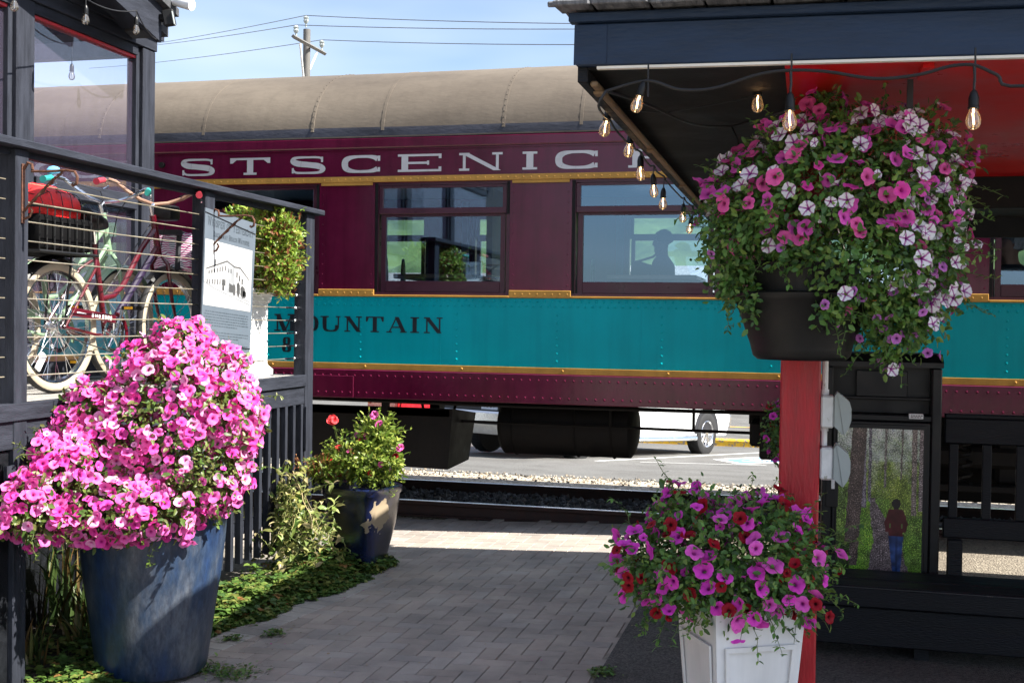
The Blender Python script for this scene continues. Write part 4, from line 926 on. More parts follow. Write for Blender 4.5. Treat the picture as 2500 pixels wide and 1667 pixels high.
    for dx, wd, dz, hh in ((-.12, .10, 0, .006), (-.02, .018, 0, .02), (.005, .012, .001, .016), (.022, .012, .001, .016), (.042, .016, 0, .018), (.075, .02, 0, .024), (.10, .016, 0, .024), (.125, .02, 0, .024), (.15, .016, 0, .024)):
        b.box(gc+rotg @ Vector((dx, 0, dz)), (wd*.8, .001, hh), rotg)
    b.build('guard_lettering', WHITE, cg, local=True)
    # saddle
    sp = ST+Vector((-.018, 0, .10)); b = MB(); b.tube([ST, sp], .0125, 8); b.build('seat_post', CHROME, t, local=True)
    b = MB(); pr = None
    for i, (x, w_, z, h) in enumerate(((-.15, .05, .05, .035), (-.13, .105, .055, .055), (-.07, .115, .045, .06), (0, .08, .035, .055), (.06, .04, .035, .045), (.11, .025, .035, .035), (.135, .012, .03, .02))):
        row = [b.v(sp+Vector((x, w_*math.cos(q), z+h*(math.sin(q) if math.sin(q) > 0 else math.sin(q)*.9)-.02))) for q in [2*math.pi*k/12 for k in range(12)]]
        if pr:
            for j in range(12): b.f((pr[j], pr[(j+1) % 12], row[(j+1) % 12], row[j]))
        else: b.f(row)
        pr = row
    b.f(pr); sd = b.build('saddle', BLACKP, t, local=True, smooth=1.0)
    if extra: b = MB(); b.box(sp+Vector((-.145, -.03, .045)), (.012, .06, .02), None, .003); b.build('tail_stripe', pm('red_reflector', (.6, .02, .01), .3), sd, local=True)
    # handlebar, swept back
    st = HT+Vector((-.03, 0, .075)); b = MB(); b.tube([HT, st, st+Vector((.03, 0, .02))], .0125, 8); b.build('stem', CHROME, t, local=True)
    hb = st+Vector((.03, 0, .02)); b = MB(); gpts = {}; HR = Matrix.Rotation(math.radians(24), 3, 'Z') @ Matrix.Rotation(math.radians(6), 3, 'X')
    for sg in (-1, 1):
        pts = [hb, hb+Vector((.02, sg*.08, .02)), hb+Vector((.03, sg*.16, .06)), hb+Vector((-.01, sg*.23, .105)), hb+Vector((-.10, sg*.26, .105)), hb+Vector((-.17, sg*.27, .09))]
        pts = [hb+HR @ (Vector(p)-hb) for p in pts]; b.tube(pts, .0115, 8); e = pts[-1]; gpts[sg] = (e, (pts[-1]-pts[-2]).normalized())
    hbo = b.build('handlebar', bar_col, t, local=True)
    for sg in (-1, 1):
        e, d = gpts[sg]; b = MB(); b.tube([e-d*.01, e, e+d*.10, e+d*.115], [.014, .0165, .0165, .02], 10); b.build('grip', GR, hbo, local=True)
        b = MB(); q = e-d*.04; b.tube([q+Vector((.0, 0, -.015)), q+Vector((.03, 0, -.035)), q+d*.10+Vector((.03, 0, -.045))], .0045, 5); b.build('brake_lever', CHROME, hbo, local=True)
    e, d = gpts[-1] if extra else gpts[1]; 
    for sg in ((1,) if not extra else (1,)):
        e, d = gpts[sg]; q = e-d*.045+Vector((0, 0, .02)); b = MB(); b.lathe([(0, -.004), (.016, -.004), (.035, .002), (.039, .010), (.035, .028), (.021, .040), (0, .044)], Matrix.Translation(q) @ Matrix.Rotation(-.3, 4, 'Y'), 18); b.build('bell', pm(name+'_bell', (.16, .50, .75), .2, coat=.5), hbo, local=True)
    b = MB()
    b.tube([gpts[-1][0]-gpts[-1][1]*.05, hb+Vector((.1, -.12, .06)), hb+Vector((.1, -.03, -.06)), HB+Vector((.03, 0, .02))], .003, 5)
    b.tube([gpts[1][0]-gpts[1][1]*.05, hb+Vector((.12, .1, .08)), hb+Vector((.09, .03, -.05)), low], .003, 5); b.build('brake_cable', CORD, t, local=True)
    b = MB(); b.tube([Vector((.40, .06, .28)), Vector((.33, .16, .02))], .008, 6); b.build('kickstand', CHROME, t, local=True)
    return t
red = bicycle('cruiser_bicycle', 'dark red cruiser bicycle with whitewall tyres and a rear basket, just behind the cable railing', (-3.80, 5.27, DZ), math.pi/2, (.085, .004, .010), (.42, .03, .05), pm('tan_bar', (.42, .25, .17), .35, .4), True)
mint = bicycle('cruiser_bicycle', 'mint green cruiser bicycle with whitewall tyres and teal grips behind the red one', (-4.04, 5.12, DZ), math.pi/2, (.22, .33, .21), (.02, .30, .26), CHROME, False)
b = MB(); by0 = .62; bz0, bz1 = .72, .94                    # wire rear basket
BX0, BX1 = -.36, .12
for z, r in ((bz1, .009), (bz0, .009)):
    b.tube([(BX0, -.17, z), (BX1, -.17, z), (BX1, .17, z), (BX0, .17, z)], r, 6, closed=True)
for k in range(9):
    x = BX0+(BX1-BX0)*k/8
    for y in (-.17, .17): b.tube([(x, y, bz0), (x, y, bz1)], .004, 4)
    b.tube([(x, -.17, bz0), (x, .17, bz0)], .004, 4)
for k in range(6):
    y = -.17+.34*k/5
    for x in (BX0, BX1): b.tube([(x, y, bz0), (x, y, bz1)], .004, 4)
for y in (-.06, .06): b.tube([(0, y, .36), (.05, y, bz0)], .006, 5)
b.build('rear_basket', BLACKP, red, local=True)
b = MB(); b.box(((BX0+BX1)/2, 0, .82), (.455, .315, .17), None, .02, 2); b.build('basket_liner', pm('black_cloth', (.003, .003, .0035), .9, spec=.1, var=.3, vs=10), red, local=True)
b = MB(); b.box((1.21, 0, .80), (.19, .30, .23), Matrix.Rotation(.1, 3, 'Y'), .03, 2)
m, nt_, bs = nodes('floral_fabric'); L = nt_.links.new
tc = N(nt_, 'ShaderNodeTexCoord'); wv = N(nt_, 'ShaderNodeTexWave'); wv.wave_type = 'RINGS'; wv.inputs['Scale'].default_value = 22; wv.inputs['Distortion'].default_value = 7; wv.inputs['Detail'].default_value = 1; L(tc.outputs['Object'], wv.inputs['Vector'])
nz = N(nt_, 'ShaderNodeTexNoise'); nz.inputs['Scale'].default_value = 12; L(tc.outputs['Object'], nz.inputs['Vector'])
r1 = N(nt_, 'ShaderNodeValToRGB'); e = r1.color_ramp; e.elements[0].position = .38; e.elements[0].color = (.02, .10, .12, 1); e.elements[1].position = .5; e.elements[1].color = (.45, .02, .20, 1); L(nz.outputs['Fac'], r1.inputs[0])
mk = N(nt_, 'ShaderNodeMath', operation='GREATER_THAN'); mk.inputs[1].default_value = .55; L(wv.outputs['Fac'], mk.inputs[0])
mx = N(nt_, 'ShaderNodeMixRGB'); mx.inputs[1].default_value = (.80, .76, .80, 1); L(mk.outputs[0], mx.inputs[0]); L(r1.outputs[0], mx.inputs[2]); L(mx.outputs[0], bs.inputs['Base Color']); bs.inputs['Roughness'].default_value = .6
fbag = b.build('front_bag', m, red, local=True)
b = MB(); b.box((1.21, -.06, .80), (.215, .035, .252), Matrix.Rotation(.1, 3, 'Y'), .01); b.box((1.08, 0, .92), (.06, .18, .03)); b.build('strap', INTD, fbag, local=True)
b = MB(); b.box((1.0, -.05, 1.03), (.12, .12, .09), None, .02, 2); b.build('phone_pouch', BLACKP, red, local=True)
# red cloth bag in the basket under a cargo net
pb = Vector((-3.80, 5.27-.12, DZ+.94)); b = MB(); b.ball((0, 0, 0), 1, 22, 16, (.165, .24, .13))
for v in b.bm.verts: v.co *= 1+.16*noise.noise(v.co*9)+.05*abs(math.sin(v.co.y*60))
bagr = thing('bag', 'crumpled bright red cloth bag netted into the rear basket of the red bicycle', 'bag', pb); 
b.build('bag_body', pm('red_nylon', (.75, .016, .016), .55, var=.2, vs=12, bump=.4, bs=18), bagr, local=True, smooth=1.2)
b = MB()
for k in range(6):
    y = -.2+.08*k; b.tube([(-.17+.34*i/10, y+.03*math.sin(i), .095*math.sqrt(max(0, 1-((-1+.2*i)**2)))*math.sqrt(max(.05, 1-(y/.235)**2))*1.18+.012) for i in range(11)], .0022, 4)
for k in range(4):
    x = -.12+.08*k; b.tube([(x+.02*math.sin(i*1.3), -.23+.46*i/10, .095*math.sqrt(max(.02, 1-((-1+.2*i)**2)))*math.sqrt(max(.05, 1-(x/.165)**2))*1.18+.012) for i in range(11)], .0022, 4)
b.build('cargo_net', BLACKP, bagr, local=True)
# ------------------------------------------------------------------ information sign on the railing
sign_c = [Vector((RX+.022, 6.157, 2.301)), Vector((RX+.022, 6.836, 2.282)), Vector((RX+.022, 6.713, 1.355)), Vector((RX+.022, 6.120, 1.392))]
sg = thing('information_sign', 'grey history sign with a photograph of an old white building tied to the railing', 'sign', (RX, 6.45, 1.35))
SW, SH = .62, .93
so_ = sign_c[3]; ux = (sign_c[2]-sign_c[3]).normalized(); uy = (sign_c[0]-sign_c[3]); uy = (uy-ux*uy.dot(ux)*.55).normalized(); un = ux.cross(uy).normalized()
if un.x < 0: un = -un
SM = Matrix(((ux.x, uy.x, un.x, so_.x), (ux.y, uy.y, un.y, so_.y), (ux.z, uy.z, un.z, so_.z), (0, 0, 0, 1)))
SGREY = pm('sign_grey', (.105, .128, .155), .35, var=.04); SWHITE = pm('sign_white', (.42, .42, .42), .4, var=.02); SINK = pm('sign_ink', (.05, .065, .08), .5); SPALE = pm('sign_mid_grey', (.28, .29, .30), .5)
b = MB(); b.prism([(0, 0), (SW, 0), (SW+.03, SH), (.0, SH)], SM @ Matrix.Translation((0, 0, -.008)), .008); b.build('panel', SGREY, sg, smooth=0)
def rect(b, x0, y0, x1, y1, z): b.f([b.v(SM @ Vector(p)) for p in ((x0, y0, z), (x1, y0, z), (x1, y1, z), (x0, y1, z))])
def poly(b, pts, z): b.f([b.v(SM @ Vector((x, y, z))) for x, y in pts])
b = MB(); rect(b, .012, .36, SW-.012, .75, .001); b.build('photo', SWHITE, sg, smooth=0)
b = MB(); n_ = text_run(b, 'Whisper of Yesterday', SM @ Matrix.Translation((.03, .835, .001)) @ Matrix.Diagonal((.80, 1, 1, 1)), .052, .15, .075, .14, small=.78); 
text_run(b, 'Rockaway Beach Wayside', SM @ Matrix.Translation((.10, .775, .001)) @ Matrix.Diagonal((.86, 1, 1, 1)), .032, .16, .09, .15, small=.78); b.build('title', SINK, sg, smooth=0)
rn2 = random.Random(9); y = .325
for par in (6, 3, 3):
    b = MB()
    for i in range(par):
        x = .03+(.01 if i == 0 else 0)
        while x < (SW-.04 if i < par-1 else SW*.7):
            wd = rn2.uniform(.010, .034); rect(b, x, y, min(x+wd, SW-.03), y+.0048, .001); x += wd+.007
        y -= .0165
    y -= .022; b.build('small_print', SINK, sg, smooth=0)
def pu(u, v): return (.012+u*(SW-.024), .36+v*.39)
b = MB()                                                    # the photographed building: shaded storeys, roof line, windows
poly(b, [pu(.03, .56), pu(.03, .54), pu(.45, .72), pu(.45, .745)], .0022); poly(b, [pu(.45, .745), pu(.45, .72), pu(.62, .655), pu(.62, .68)], .0022)
poly(b, [pu(.62, .68), pu(.62, .66), pu(.74, .66), pu(.95, .50), pu(.95, .515), pu(.74, .685)], .0022)
for i in range(7): u = .08+i*.055; h = .05+.035*i/7; v = .53+i*.021; poly(b, [pu(u, v-h), pu(u+.022, v-h+.004), pu(u+.022, v+.004), pu(u, v)], .0022)
for i in range(8): u = .05+i*.052; poly(b, [pu(u, .33+i*.003), pu(u+.018, .33+i*.003), pu(u+.018, .40+i*.006), pu(u, .40+i*.006)], .0022)
for i in range(3): u = .66+i*.06; v = .60-i*.045; poly(b, [pu(u, v-.09), pu(u+.025, v-.095), pu(u+.025, v-.01), pu(u, v)], .0022)
for i in range(2): u = .48+i*.05; poly(b, [pu(u, .56), pu(u+.02, .555), pu(u+.02, .62), pu(u, .63)], .0022)
poly(b, [pu(.37, .27), pu(.41, .27), pu(.41, .44), pu(.37, .44)], .0022); poly(b, [pu(.51, .26), pu(.60, .26), pu(.60, .37), pu(.51, .40)], .0022)
poly(b, [pu(.20, .62), pu(.22, .62), pu(.22, .72), pu(.20, .72)], .0022)
for cu, cv, ru, rv in ((.62, .31, .03, .10), (.71, .33, .035, .12), (.81, .30, .05, .10), (.85, .27, .04, .06)):
    poly(b, [pu(cu+ru*math.cos(k*.5236)*(1+.2*math.sin(k*3)), cv+rv*math.sin(k*.5236)*(1+.15*math.cos(k*5))) for k in range(12)], .0024)
b.build('building_picture', pm('photo_dark', (.07, .07, .07), .5), sg, smooth=0)
b = MB(); poly(b, [pu(0, .36), pu(.25, .28), pu(.55, .22), pu(.98, .12), pu(.98, .10), pu(.5, .205), pu(.2, .27), pu(0, .345)], .0021); poly(b, [pu(.45, .72), pu(.62, .655), pu(.62, .24), pu(.46, .25)], .0019); poly(b, [pu(.7, .2), pu(.98, .15), pu(.98, .17), pu(.75, .22)], .0021); b.build('building_shade', SPALE, sg, smooth=0)
b = MB(); b.tube([SM @ Vector((0, .13+.01, .003)), SM @ Vector((SW, .125, .003))], .0022, 5); b.build('tie_wire', INTD, sg)
b = MB(); b.tube([SM @ Vector((0, .905, .003)), SM @ Vector((SW+.02, .86, .003))], .0022, 5); b.build('tie_wire', INTD, sg)
# ------------------------------------------------------------------ white planter box on the deck end
pl = thing('planter_box', 'white panelled planter box at the far end of the deck, behind the sign', 'planter', (-3.82, 7.2, DZ))
def square_planter(t, cx, cy, z0, z1, half, flare, rz=0, trim=.03, panel=True, rim=True):
    m = Matrix.Translation((cx, cy, 0)) @ Matrix.Rotation(rz, 4, 'Z'); b = MB()
    def sec(h, z): return [b.v(m @ Vector((sx*h, sy*h, z))) for sx, sy in ((-1, -1), (1, -1), (1, 1), (-1, 1))]
    H = z1-z0; pr = None
    prof = [(half+.03, z0), (half+.03, z0+.05), (half+.008, z0+.075), (half, z0+.09), (half+flare, z1-.10), (half+flare+.015, z1-.085), (half+flare+.02, z1-.05), (half+flare+.04, z1-.035), (half+flare+.04, z1), (half+flare-.02, z1), (half+flare-.03, z1-.06)]
    if not rim: prof = prof[:4]+[(half+flare, z1), (half+flare-.02, z1), (half+flare-.025, z1-.06)]
    for h, z in prof:
        c = sec(h, z)
        if pr:
            for k in range(4): b.f((pr[k], pr[(k+1) % 4], c[(k+1) % 4], c[k]))
        pr = c
    b.f(pr); o = b.build('box', WHITE, t)
    if panel:
        for k in range(4):
            b = MB(); R4 = m @ Matrix.Rotation(k*math.pi/2, 4, 'Z')
            for (u0, u1, a0, a1) in panel:
                def pt(u, a, d): h = half+flare*a; z = z0+.09+(H-.19)*a; return R4 @ Vector((u*(h), -(h+d), z))
                for uu0, uu1, aa0, aa1 in ((u0, u1, a1-.025, a1), (u0, u1, a0, a0+.025), (u0, u0+.07, a0+.0255, a1-.0255), (u1-.07, u1, a0+.0255, a1-.0255)):
                    o1 = [pt(uu0, aa0, .006), pt(uu1, aa0, .006), pt(uu1, aa1, .006), pt(uu0, aa1, .006)]; i1 = [pt(uu0, aa0, -.001), pt(uu1, aa0, -.001), pt(uu1, aa1, -.001), pt(uu0, aa1, -.001)]
                    A = [b.v(p) for p in o1]; B = [b.v(p) for p in i1]; b.f(A)
                    for j in range(4): b.f((A[j], A[(j+1) % 4], B[(j+1) % 4], B[j]))
            b.build('panel_moulding', WHITE, t, smooth=0)
square_planter(pl, -3.83, 7.23, DZ, 1.875, .185, .0, 0, panel=((-.8, .8, .05, .93),))
# ------------------------------------------------------------------ glazed pots
def glaze(name, base, pale, deep, tan=None, sc=2.0):
    m, t, b = nodes(name); L = t.links.new
    tc = N(t, 'ShaderNodeTexCoord'); mp = N(t, 'ShaderNodeMapping'); mp.inputs['Scale'].default_value = (1, 1, .35); L(tc.outputs['Object'], mp.inputs[0])
    n1 = N(t, 'ShaderNodeTexNoise'); n1.inputs['Scale'].default_value = sc*1.6; n1.inputs['Detail'].default_value = 5; n1.inputs['Roughness'].default_value = .6; L(mp.outputs[0], n1.inputs['Vector'])
    n2 = N(t, 'ShaderNodeTexNoise'); n2.inputs['Scale'].default_value = 42; n2.inputs['Detail'].default_value = 8; n2.inputs['Roughness'].default_value = .75; L(mp.outputs[0], n2.inputs['Vector'])
    r = N(t, 'ShaderNodeValToRGB'); r.color_ramp.elements[0].position = .36; r.color_ramp.elements[0].color = (*deep, 1); r.color_ramp.elements[1].position = .68; r.color_ramp.elements[1].color = (*pale, 1)
    e = r.color_ramp.elements.new(.52); e.color = (*base, 1); L(n1.outputs['Fac'], r.inputs[0])
    r2 = N(t, 'ShaderNodeValToRGB'); r2.color_ramp.elements[0].position = .33; r2.color_ramp.elements[0].color = (.38, .38, .42, 1); r2.color_ramp.elements[1].position = .62; r2.color_ramp.elements[1].color = (1.2, 1.2, 1.2, 1); L(n2.outputs['Fac'], r2.inputs[0])
    mx = N(t, 'ShaderNodeMixRGB'); mx.blend_type = 'MULTIPLY'; mx.inputs[0].default_value = .8; L(r.outputs[0], mx.inputs[1]); L(r2.outputs[0], mx.inputs[2]); src = mx.outputs[0]
    b.inputs['Roughness'].default_value = .38; b.inputs['Coat Weight'].default_value = .25; b.inputs['Coat Roughness'].default_value = .2
    if tan:
        (px, py, pz, pr) = tan; sub = N(t, 'ShaderNodeVectorMath', operation='DISTANCE'); sub.inputs[1].default_value = (px, py, pz)
        n3 = N(t, 'ShaderNodeTexNoise'); n3.inputs['Scale'].default_value = 14; n3.inputs['Detail'].default_value = 6; L(tc.outputs['Object'], n3.inputs['Vector']); L(tc.outputs['Object'], sub.inputs[0])
        ma = N(t, 'ShaderNodeMath', operation='MULTIPLY_ADD'); ma.inputs[1].default_value = -.22; L(n3.outputs['Fac'], ma.inputs[0]); L(sub.outputs['Value'], ma.inputs[2])
        lt = N(t, 'ShaderNodeMath', operation='LESS_THAN'); lt.inputs[1].default_value = pr; L(ma.outputs[0], lt.inputs[0])
        m2 = N(t, 'ShaderNodeMixRGB'); m2.inputs[2].default_value = (.33, .26, .17, 1); L(lt.outputs[0], m2.inputs[0]); L(src, m2.inputs[1]); src = m2.outputs[0]
        rg = N(t, 'ShaderNodeMath', operation='MULTIPLY_ADD'); rg.inputs[1].default_value = .5; rg.inputs[2].default_value = .25; L(lt.outputs[0], rg.inputs[0]); L(rg.outputs[0], b.inputs['Roughness'])
        cw = N(t, 'ShaderNodeMath', operation='SUBTRACT'); cw.inputs[0].default_value = 1; L(lt.outputs[0], cw.inputs[1]); L(cw.outputs[0], b.inputs['Coat Weight'])
    L(src, b.inputs['Base Color'])
    bu = N(t, 'ShaderNodeBump'); bu.inputs['Strength'].default_value = .35; bu.inputs['Distance'].default_value = .004; L(n2.outputs['Fac'], bu.inputs['Height']); L(bu.outputs[0], b.inputs['Normal'])
    return m
PX, PY = -3.08, 5.05; PZ = -.045
pot = thing('flower_pot', 'large weathered blue glazed round pot under a mass of bright pink petunias', 'flower pot', (PX, PY, PZ))
b = MB(); b.lathe([(0, 0), (.245, 0), (.258, .015), (.267, .06), (.294, .26), (.326, .48), (.346, .66), (.35, .725), (.36, .745), (.357, .765), (.338, .77), (.325, .75), (.315, .70), (0, .69)], None, 56)
b.build('pot_body', glaze('weathered_blue_glaze', (.032, .052, .09), (.13, .14, .155), (.010, .035, .11), None, 3.0), pot, local=True, smooth=.9)
b = MB(); b.lathe([(0, .72), (.322, .72)], None, 30); b.build('soil', SOIL, pot, local=True)
SXp, SYp = -3.0, 7.6; SZp = gz(SXp)-.005
pot2 = thing('flower_pot', 'smaller square deep blue pot with a peeled tan patch at the end of the deck', 'flower pot', (SXp, SYp, SZp), math.radians(-12))
def sq(a): c, s = abs(math.cos(a)), abs(math.sin(a)); return (c**7+s**7)**(-1/7)
b = MB(); b.lathe([(0, 0), (.115, 0), (.125, .01), (.155, .15), (.19, .32), (.208, .46), (.213, .53), (.225, .545), (.226, .585), (.215, .595), (.195, .59), (.19, .54), (0, .53)], None, 64, sq)
b.build('pot_body', glaze('deep_blue_glaze', (.003, .005, .022), (.005, .016, .09), (.002, .002, .006), (.20, -.08, .40, .0), 3.0), pot2, local=True, smooth=.7)
# ------------------------------------------------------------------ right: canopy, post, fittings
can = thing('canopy', 'station canopy with a navy fascia, shingled roof, black soffit and bright red ceiling', 'canopy', (2, 5.4, 2.4))
CX0, CY0, CY1, CX1 = -.66, 3.30, 8.3, 4.2
TLT = .013; RT = Matrix.Rotation(TLT, 3, 'Y'); LX = CX1-CX0
def tilted(b, x0, x1, y0, y1, z0, z1, bev=0):           # boards of the fascia sag a little toward the right
    xm = (x0+x1)/2; b.box((xm, (y0+y1)/2, (z0+z1)/2-math.tan(TLT)*(xm-CX0)), (x1-x0, y1-y0, z1-z0), RT, bev)
b = MB(); tilted(b, CX0, CX1, CY0, CY0+.025, 2.418, 2.538, .003); tilted(b, CX0-.006, CX0+.09, CY0-.004, CY0-.0005, 2.42, 2.535, .002)
tilted(b, CX0-.02, CX1, CY0-.022, CY0+.02, 2.540, 2.566, .003); b.build('fascia', NAVY, can, smooth=.5)
b = MB(); tilted(b, CX0+.06, CX1, CY0+.004, CY0+.024, 2.409, 2.4165); b.build('cream_strip', pm('cream_trim', (.85, .80, .70), .5, var=.05), can, smooth=0)  # cream trim along the bottom edge of the fascia
b = MB(); b.bx(CX0, CX0+.03, CY0+.026, CY1, 2.375, 2.59, .003); b.bx(CX0+.03, CX1, CY1-.03, CY1, 2.28, 2.59); b.build('eave_board', BLACKW, can)
b = MB(); b.bx(CX0+.033, CX0+.055, CY0+.05, CY1-.05, 2.368, 2.384, .004); 
for yy in (3.42, 4.6, 5.8): b.bx(CX0+.0305, CX0+.06, yy, yy+.05, 2.36, 2.367)
b.build('eave_trim', pm('tan_trim', (.20, .13, .07), .6, var=.3, vs=20), can)
b = MB(); b.bx(CX0+.031, -.075, CY0+.03, CY1-.031, 2.412, 2.43); b.bx(-.075, CX1, 6.25, CY1-.031, 2.412, 2.43); b.build('soffit', SOFFIT, can, smooth=0)
b = MB(); b.bx(-.074, CX1, CY0+.03, 6.03, 2.413, 2.431); b.bx(.30, .33, 3.42, 3.6, 2.40, 2.4125); b.build('red_ceiling', REDC, can, smooth=0)
b = MB(); b.bx(-.074, CX1, 6.05, 6.2, 2.262, 2.43, .004); b.build('beam', SOFFIT, can, smooth=0)
b = MB(); b.bx(.275, .292, 3.62, 3.64, 2.24, 2.41); b.box((.22, 4.3, 2.405), (.28, .04, .02), Matrix.Rotation(.4, 3, 'Z')); b.build('hanger_strap', INTD, can, smooth=0)
SHK = pm('cedar_shakes', (.075, .077, .085), .8, var=.4, vs=9, bump=.7, bs=40, stretch=(6, .8, 1), col2=(.20, .20, .21))
b = MB(); rn = random.Random(12)
def hip(x, y): return 2.575 + .27*max(0, min(y-CY0+.02, x-CX0+.05, CY1+.05-y, 1.7))
hx_ = [CX0-.03+.45*k for k in range(12)]; hy_ = [CY0-.02+.423*k for k in range(13)]
R0 = [[b.v((x, y, hip(x, y))) for x in hx_] for y in hy_]
for j in range(12):
    for i in range(11): b.f((R0[j][i], R0[j][i+1], R0[j+1][i+1], R0[j+1][i]))
b.bx(CX0, CX1, CY0+.03, CY1-.03, 2.56, 2.574)
rf = b.build('roof', pm('roof_deck', (.04, .04, .045), .8), can, smooth=0)
b = MB()
for row in range(13):
    yy = CY0-.075+row*.13; x = CX0-.06+row*.13-rn.uniform(0, .03)
    while x < CX1:
        wd = rn.uniform(.07, .19); b.box((x+wd/2, yy+.12+rn.uniform(-.014, .014), 2.600+row*.035+.012-math.tan(TLT)*(x-CX0)*(1 if row < 2 else .3)), (wd-.008, .26, .016), Matrix.Rotation(.262, 3, 'X') @ Matrix.Rotation(rn.uniform(-.03, .03), 3, 'Y'), .003); x += wd
for row in range(2):
    x = CX0-.055
    while x < CX1:
        wd = rn.uniform(.10, .20); b.box((x+wd/2, CY0-.028+row*.035+rn.uniform(-.008, .008), 2.579+row*.018-math.tan(TLT)*(x-CX0)), (wd-.008, .13, .015), Matrix.Rotation(.06+rn.uniform(-.03, .03), 3, 'X') @ Matrix.Rotation(rn.uniform(-.02, .02), 3, 'Y'), .003); x += wd
for row in range(5):
    y = CY0+row*.13
    while y < CY1-row*.13:
        wd = rn.uniform(.09, .19); b.box((CX0+.055+row*.13+rn.uniform(-.01, .01), y+wd/2, 2.606+row*.036), (.18, wd-.008, .016), Matrix.Rotation(-.25, 3, 'Y'), .003); y += wd
b.build('shakes', SHK, rf, smooth=0)
b = MB()
for k in range(5): b.ball((.05+k*.12+rn.uniform(-.03, .03), CY0-.088, 2.60), .012, 7, 5, (1.4, .7, .6))
b.build('moss', pm('moss', (.22, .20, .02), .9, bump=.8), rf)
# posts
def post(y, lab):
    t = thing('canopy_post', lab, 'post', (-.017, y, .01), group=None)
    b = MB(); b.bx(-.083, .049, y-.066, y+.066, .012, 2.405, .006); b.build('timber', REDP, t)
    b = MB(); b.bx(-.11, .076, y-.093, y+.093, .012, .12, .008); b.build('plinth', REDP, t)
    return t
post(4.07, 'bright red square timber post holding up the canopy behind the white planter'); 
t = post(7.25, 'far red canopy post hidden in line behind the near one')
b = MB(); rn = random.Random(8)                              # peeling paint on the near post's right edge is part of its own paint
# electrical fittings on the right side of the near post
con = thing('conduit', 'white electrical conduit running down the right side of the red post', 'conduit', (.058, 4.05, 1.3))
b = MB(); b.tube([(.0625, 4.045, 1.45), (.0625, 4.045, 2.4)], .011, 10); b.tube([(.0625, 4.045, 1.275), (.0625, 4.045, 1.338)], .011, 10); b.tube([(.0625, 4.045, 1.44), (.0625, 4.045, 1.465)], .0145, 10); b.tube([(.0625, 4.045, 1.325), (.0625, 4.045, 1.345)], .0145, 10); b.build('pipe', WHITED, con)
for zc, lab in ((1.392, 'upper weatherproof outlet box with a grey flip cover on the red post'), (1.218, 'lower weatherproof outlet box with a grey flip cover on the red post')):
    t = thing('outlet_box', lab, 'outlet box', (.05, 4.045, zc), group='outlet boxes on the post')
    b = MB(); b.bx(.0505, .094, 4.005, 4.085, zc-.054, zc+.054, .006); b.build('box', WHITED, t)
    b = MB(); m = Matrix(((1, 0, 0, .0945), (0, 0, 1, 3.998), (0, 1, 0, zc), (0, 0, 0, 1)))
    b.prism([(0, .052), (.008, .066), (.03, -.075), (.0, -.048)], m, .094)
    b.build('hinge_side', GREYP, t)
    b = MB(); b.prism([(.0082, .066), (.034, .047), (.048, .034), (.054, .012), (.054, -.026), (.046, -.052), (.031, -.075)], Matrix.Translation((0, -.003, 0)) @ m, .10); b.build('flip_cover', GREYP, t)
# front and eave light strings
ss = thing('string_lights', 'black string of lit filament bulbs along the canopy fascia and down its left eave', 'string lights', (CX0, CY0, 2.36))
FY = 3.262
ft = [P(x, y, Y=FY) for x, y in ((1479, 188), (1815, 214), (2237, 208))]
anc = [P(1392, 210, Y=FY), P(1486, 186, Y=FY), P(1560, 206, Y=FY), P(1640, 203, Y=FY), P(1740, 172, Y=FY), P(1815, 162, Y=FY), P(1900, 165, Y=FY), P(2010, 181, Y=FY), P(2110, 172, Y=FY), P(2180, 153, Y=FY), P(2237, 150, Y=FY), P(2290, 172, Y=FY), P(2360, 198, Y=FY)]
anc += [anc[-1]+Vector((.5, 0, .05)), anc[-1]+Vector((1.1, 0, -.02))]
def smooth_pts(ps, k=5):
    out = []
    for i in range(len(ps)-1):
        p0, p1, p2, p3 = ps[max(i-1, 0)], ps[i], ps[i+1], ps[min(i+2, len(ps)-1)]
        for j in range(k):
            t = j/k; out.append(.5*((2*p1)+(p2-p0)*t+(2*p0-5*p1+4*p2-p3)*t*t+(3*p1-p0-3*p2+p3)*t*t*t))
    return out+[ps[-1]]
b = MB(); b.tube(smooth_pts(anc), .0046, 7)
for i, p in enumerate(ft):
    up = [anc[1], anc[5], anc[10]][i]; b.tube([p+Vector((0, 0, -.002)), p.lerp(up, .5)+Vector((.002, 0, 0)), up], .0038, 6)
    b.tube([up+Vector((.004, 0, -.045)), up+Vector((.003, 0, .045))], .0028, 5)
ev = [P(x, y, X=-.675) for x, y in ((1400, 247), (1450, 302), (1471, 358), (1500, 400), (1524, 432), (1570, 468), (1589, 497))]
last = anc[0]; ep = [last, last+Vector((-.03, .05, -.03))]
for k, p in enumerate(ev):
    a = Vector((-.672, p.y, 2.378)); ep += [a+Vector((0, -.12, -.006-.01*(k % 2))), a, a+Vector((0, .10, -.012))]
    b.tube([p, a], .003, 5)
ep.append(Vector((-.67, 7.7, 2.37))); b.tube(smooth_pts(ep, 3), .0042, 6)
e2 = [anc[0], P(1480, 238, Y=3.6), P(1590, 285, Y=4.1), P(1680, 290, Y=4.3), P(1760, 268, Y=4.2), Vector((-.07, 4.0, 2.40))]
b.tube(smooth_pts(e2), .0042, 6); q2 = P(1700, 352, Y=4.2); b.tube([P(1680, 290, Y=4.3), P(1694, 320, Y=4.25), q2], .003, 5)
q3 = P(1741, 186, Y=3.75); b.tube([q3, Vector((q3.x, q3.y, 2.41))], .003, 5); b.tube([Vector((q3.x, q3.y, 2.40)), (q3.x-.3, q3.y+.1, 2.375), (CX0+.05, 3.9, 2.40)], .004, 5)
cord = b.build('cord', CORD, ss)
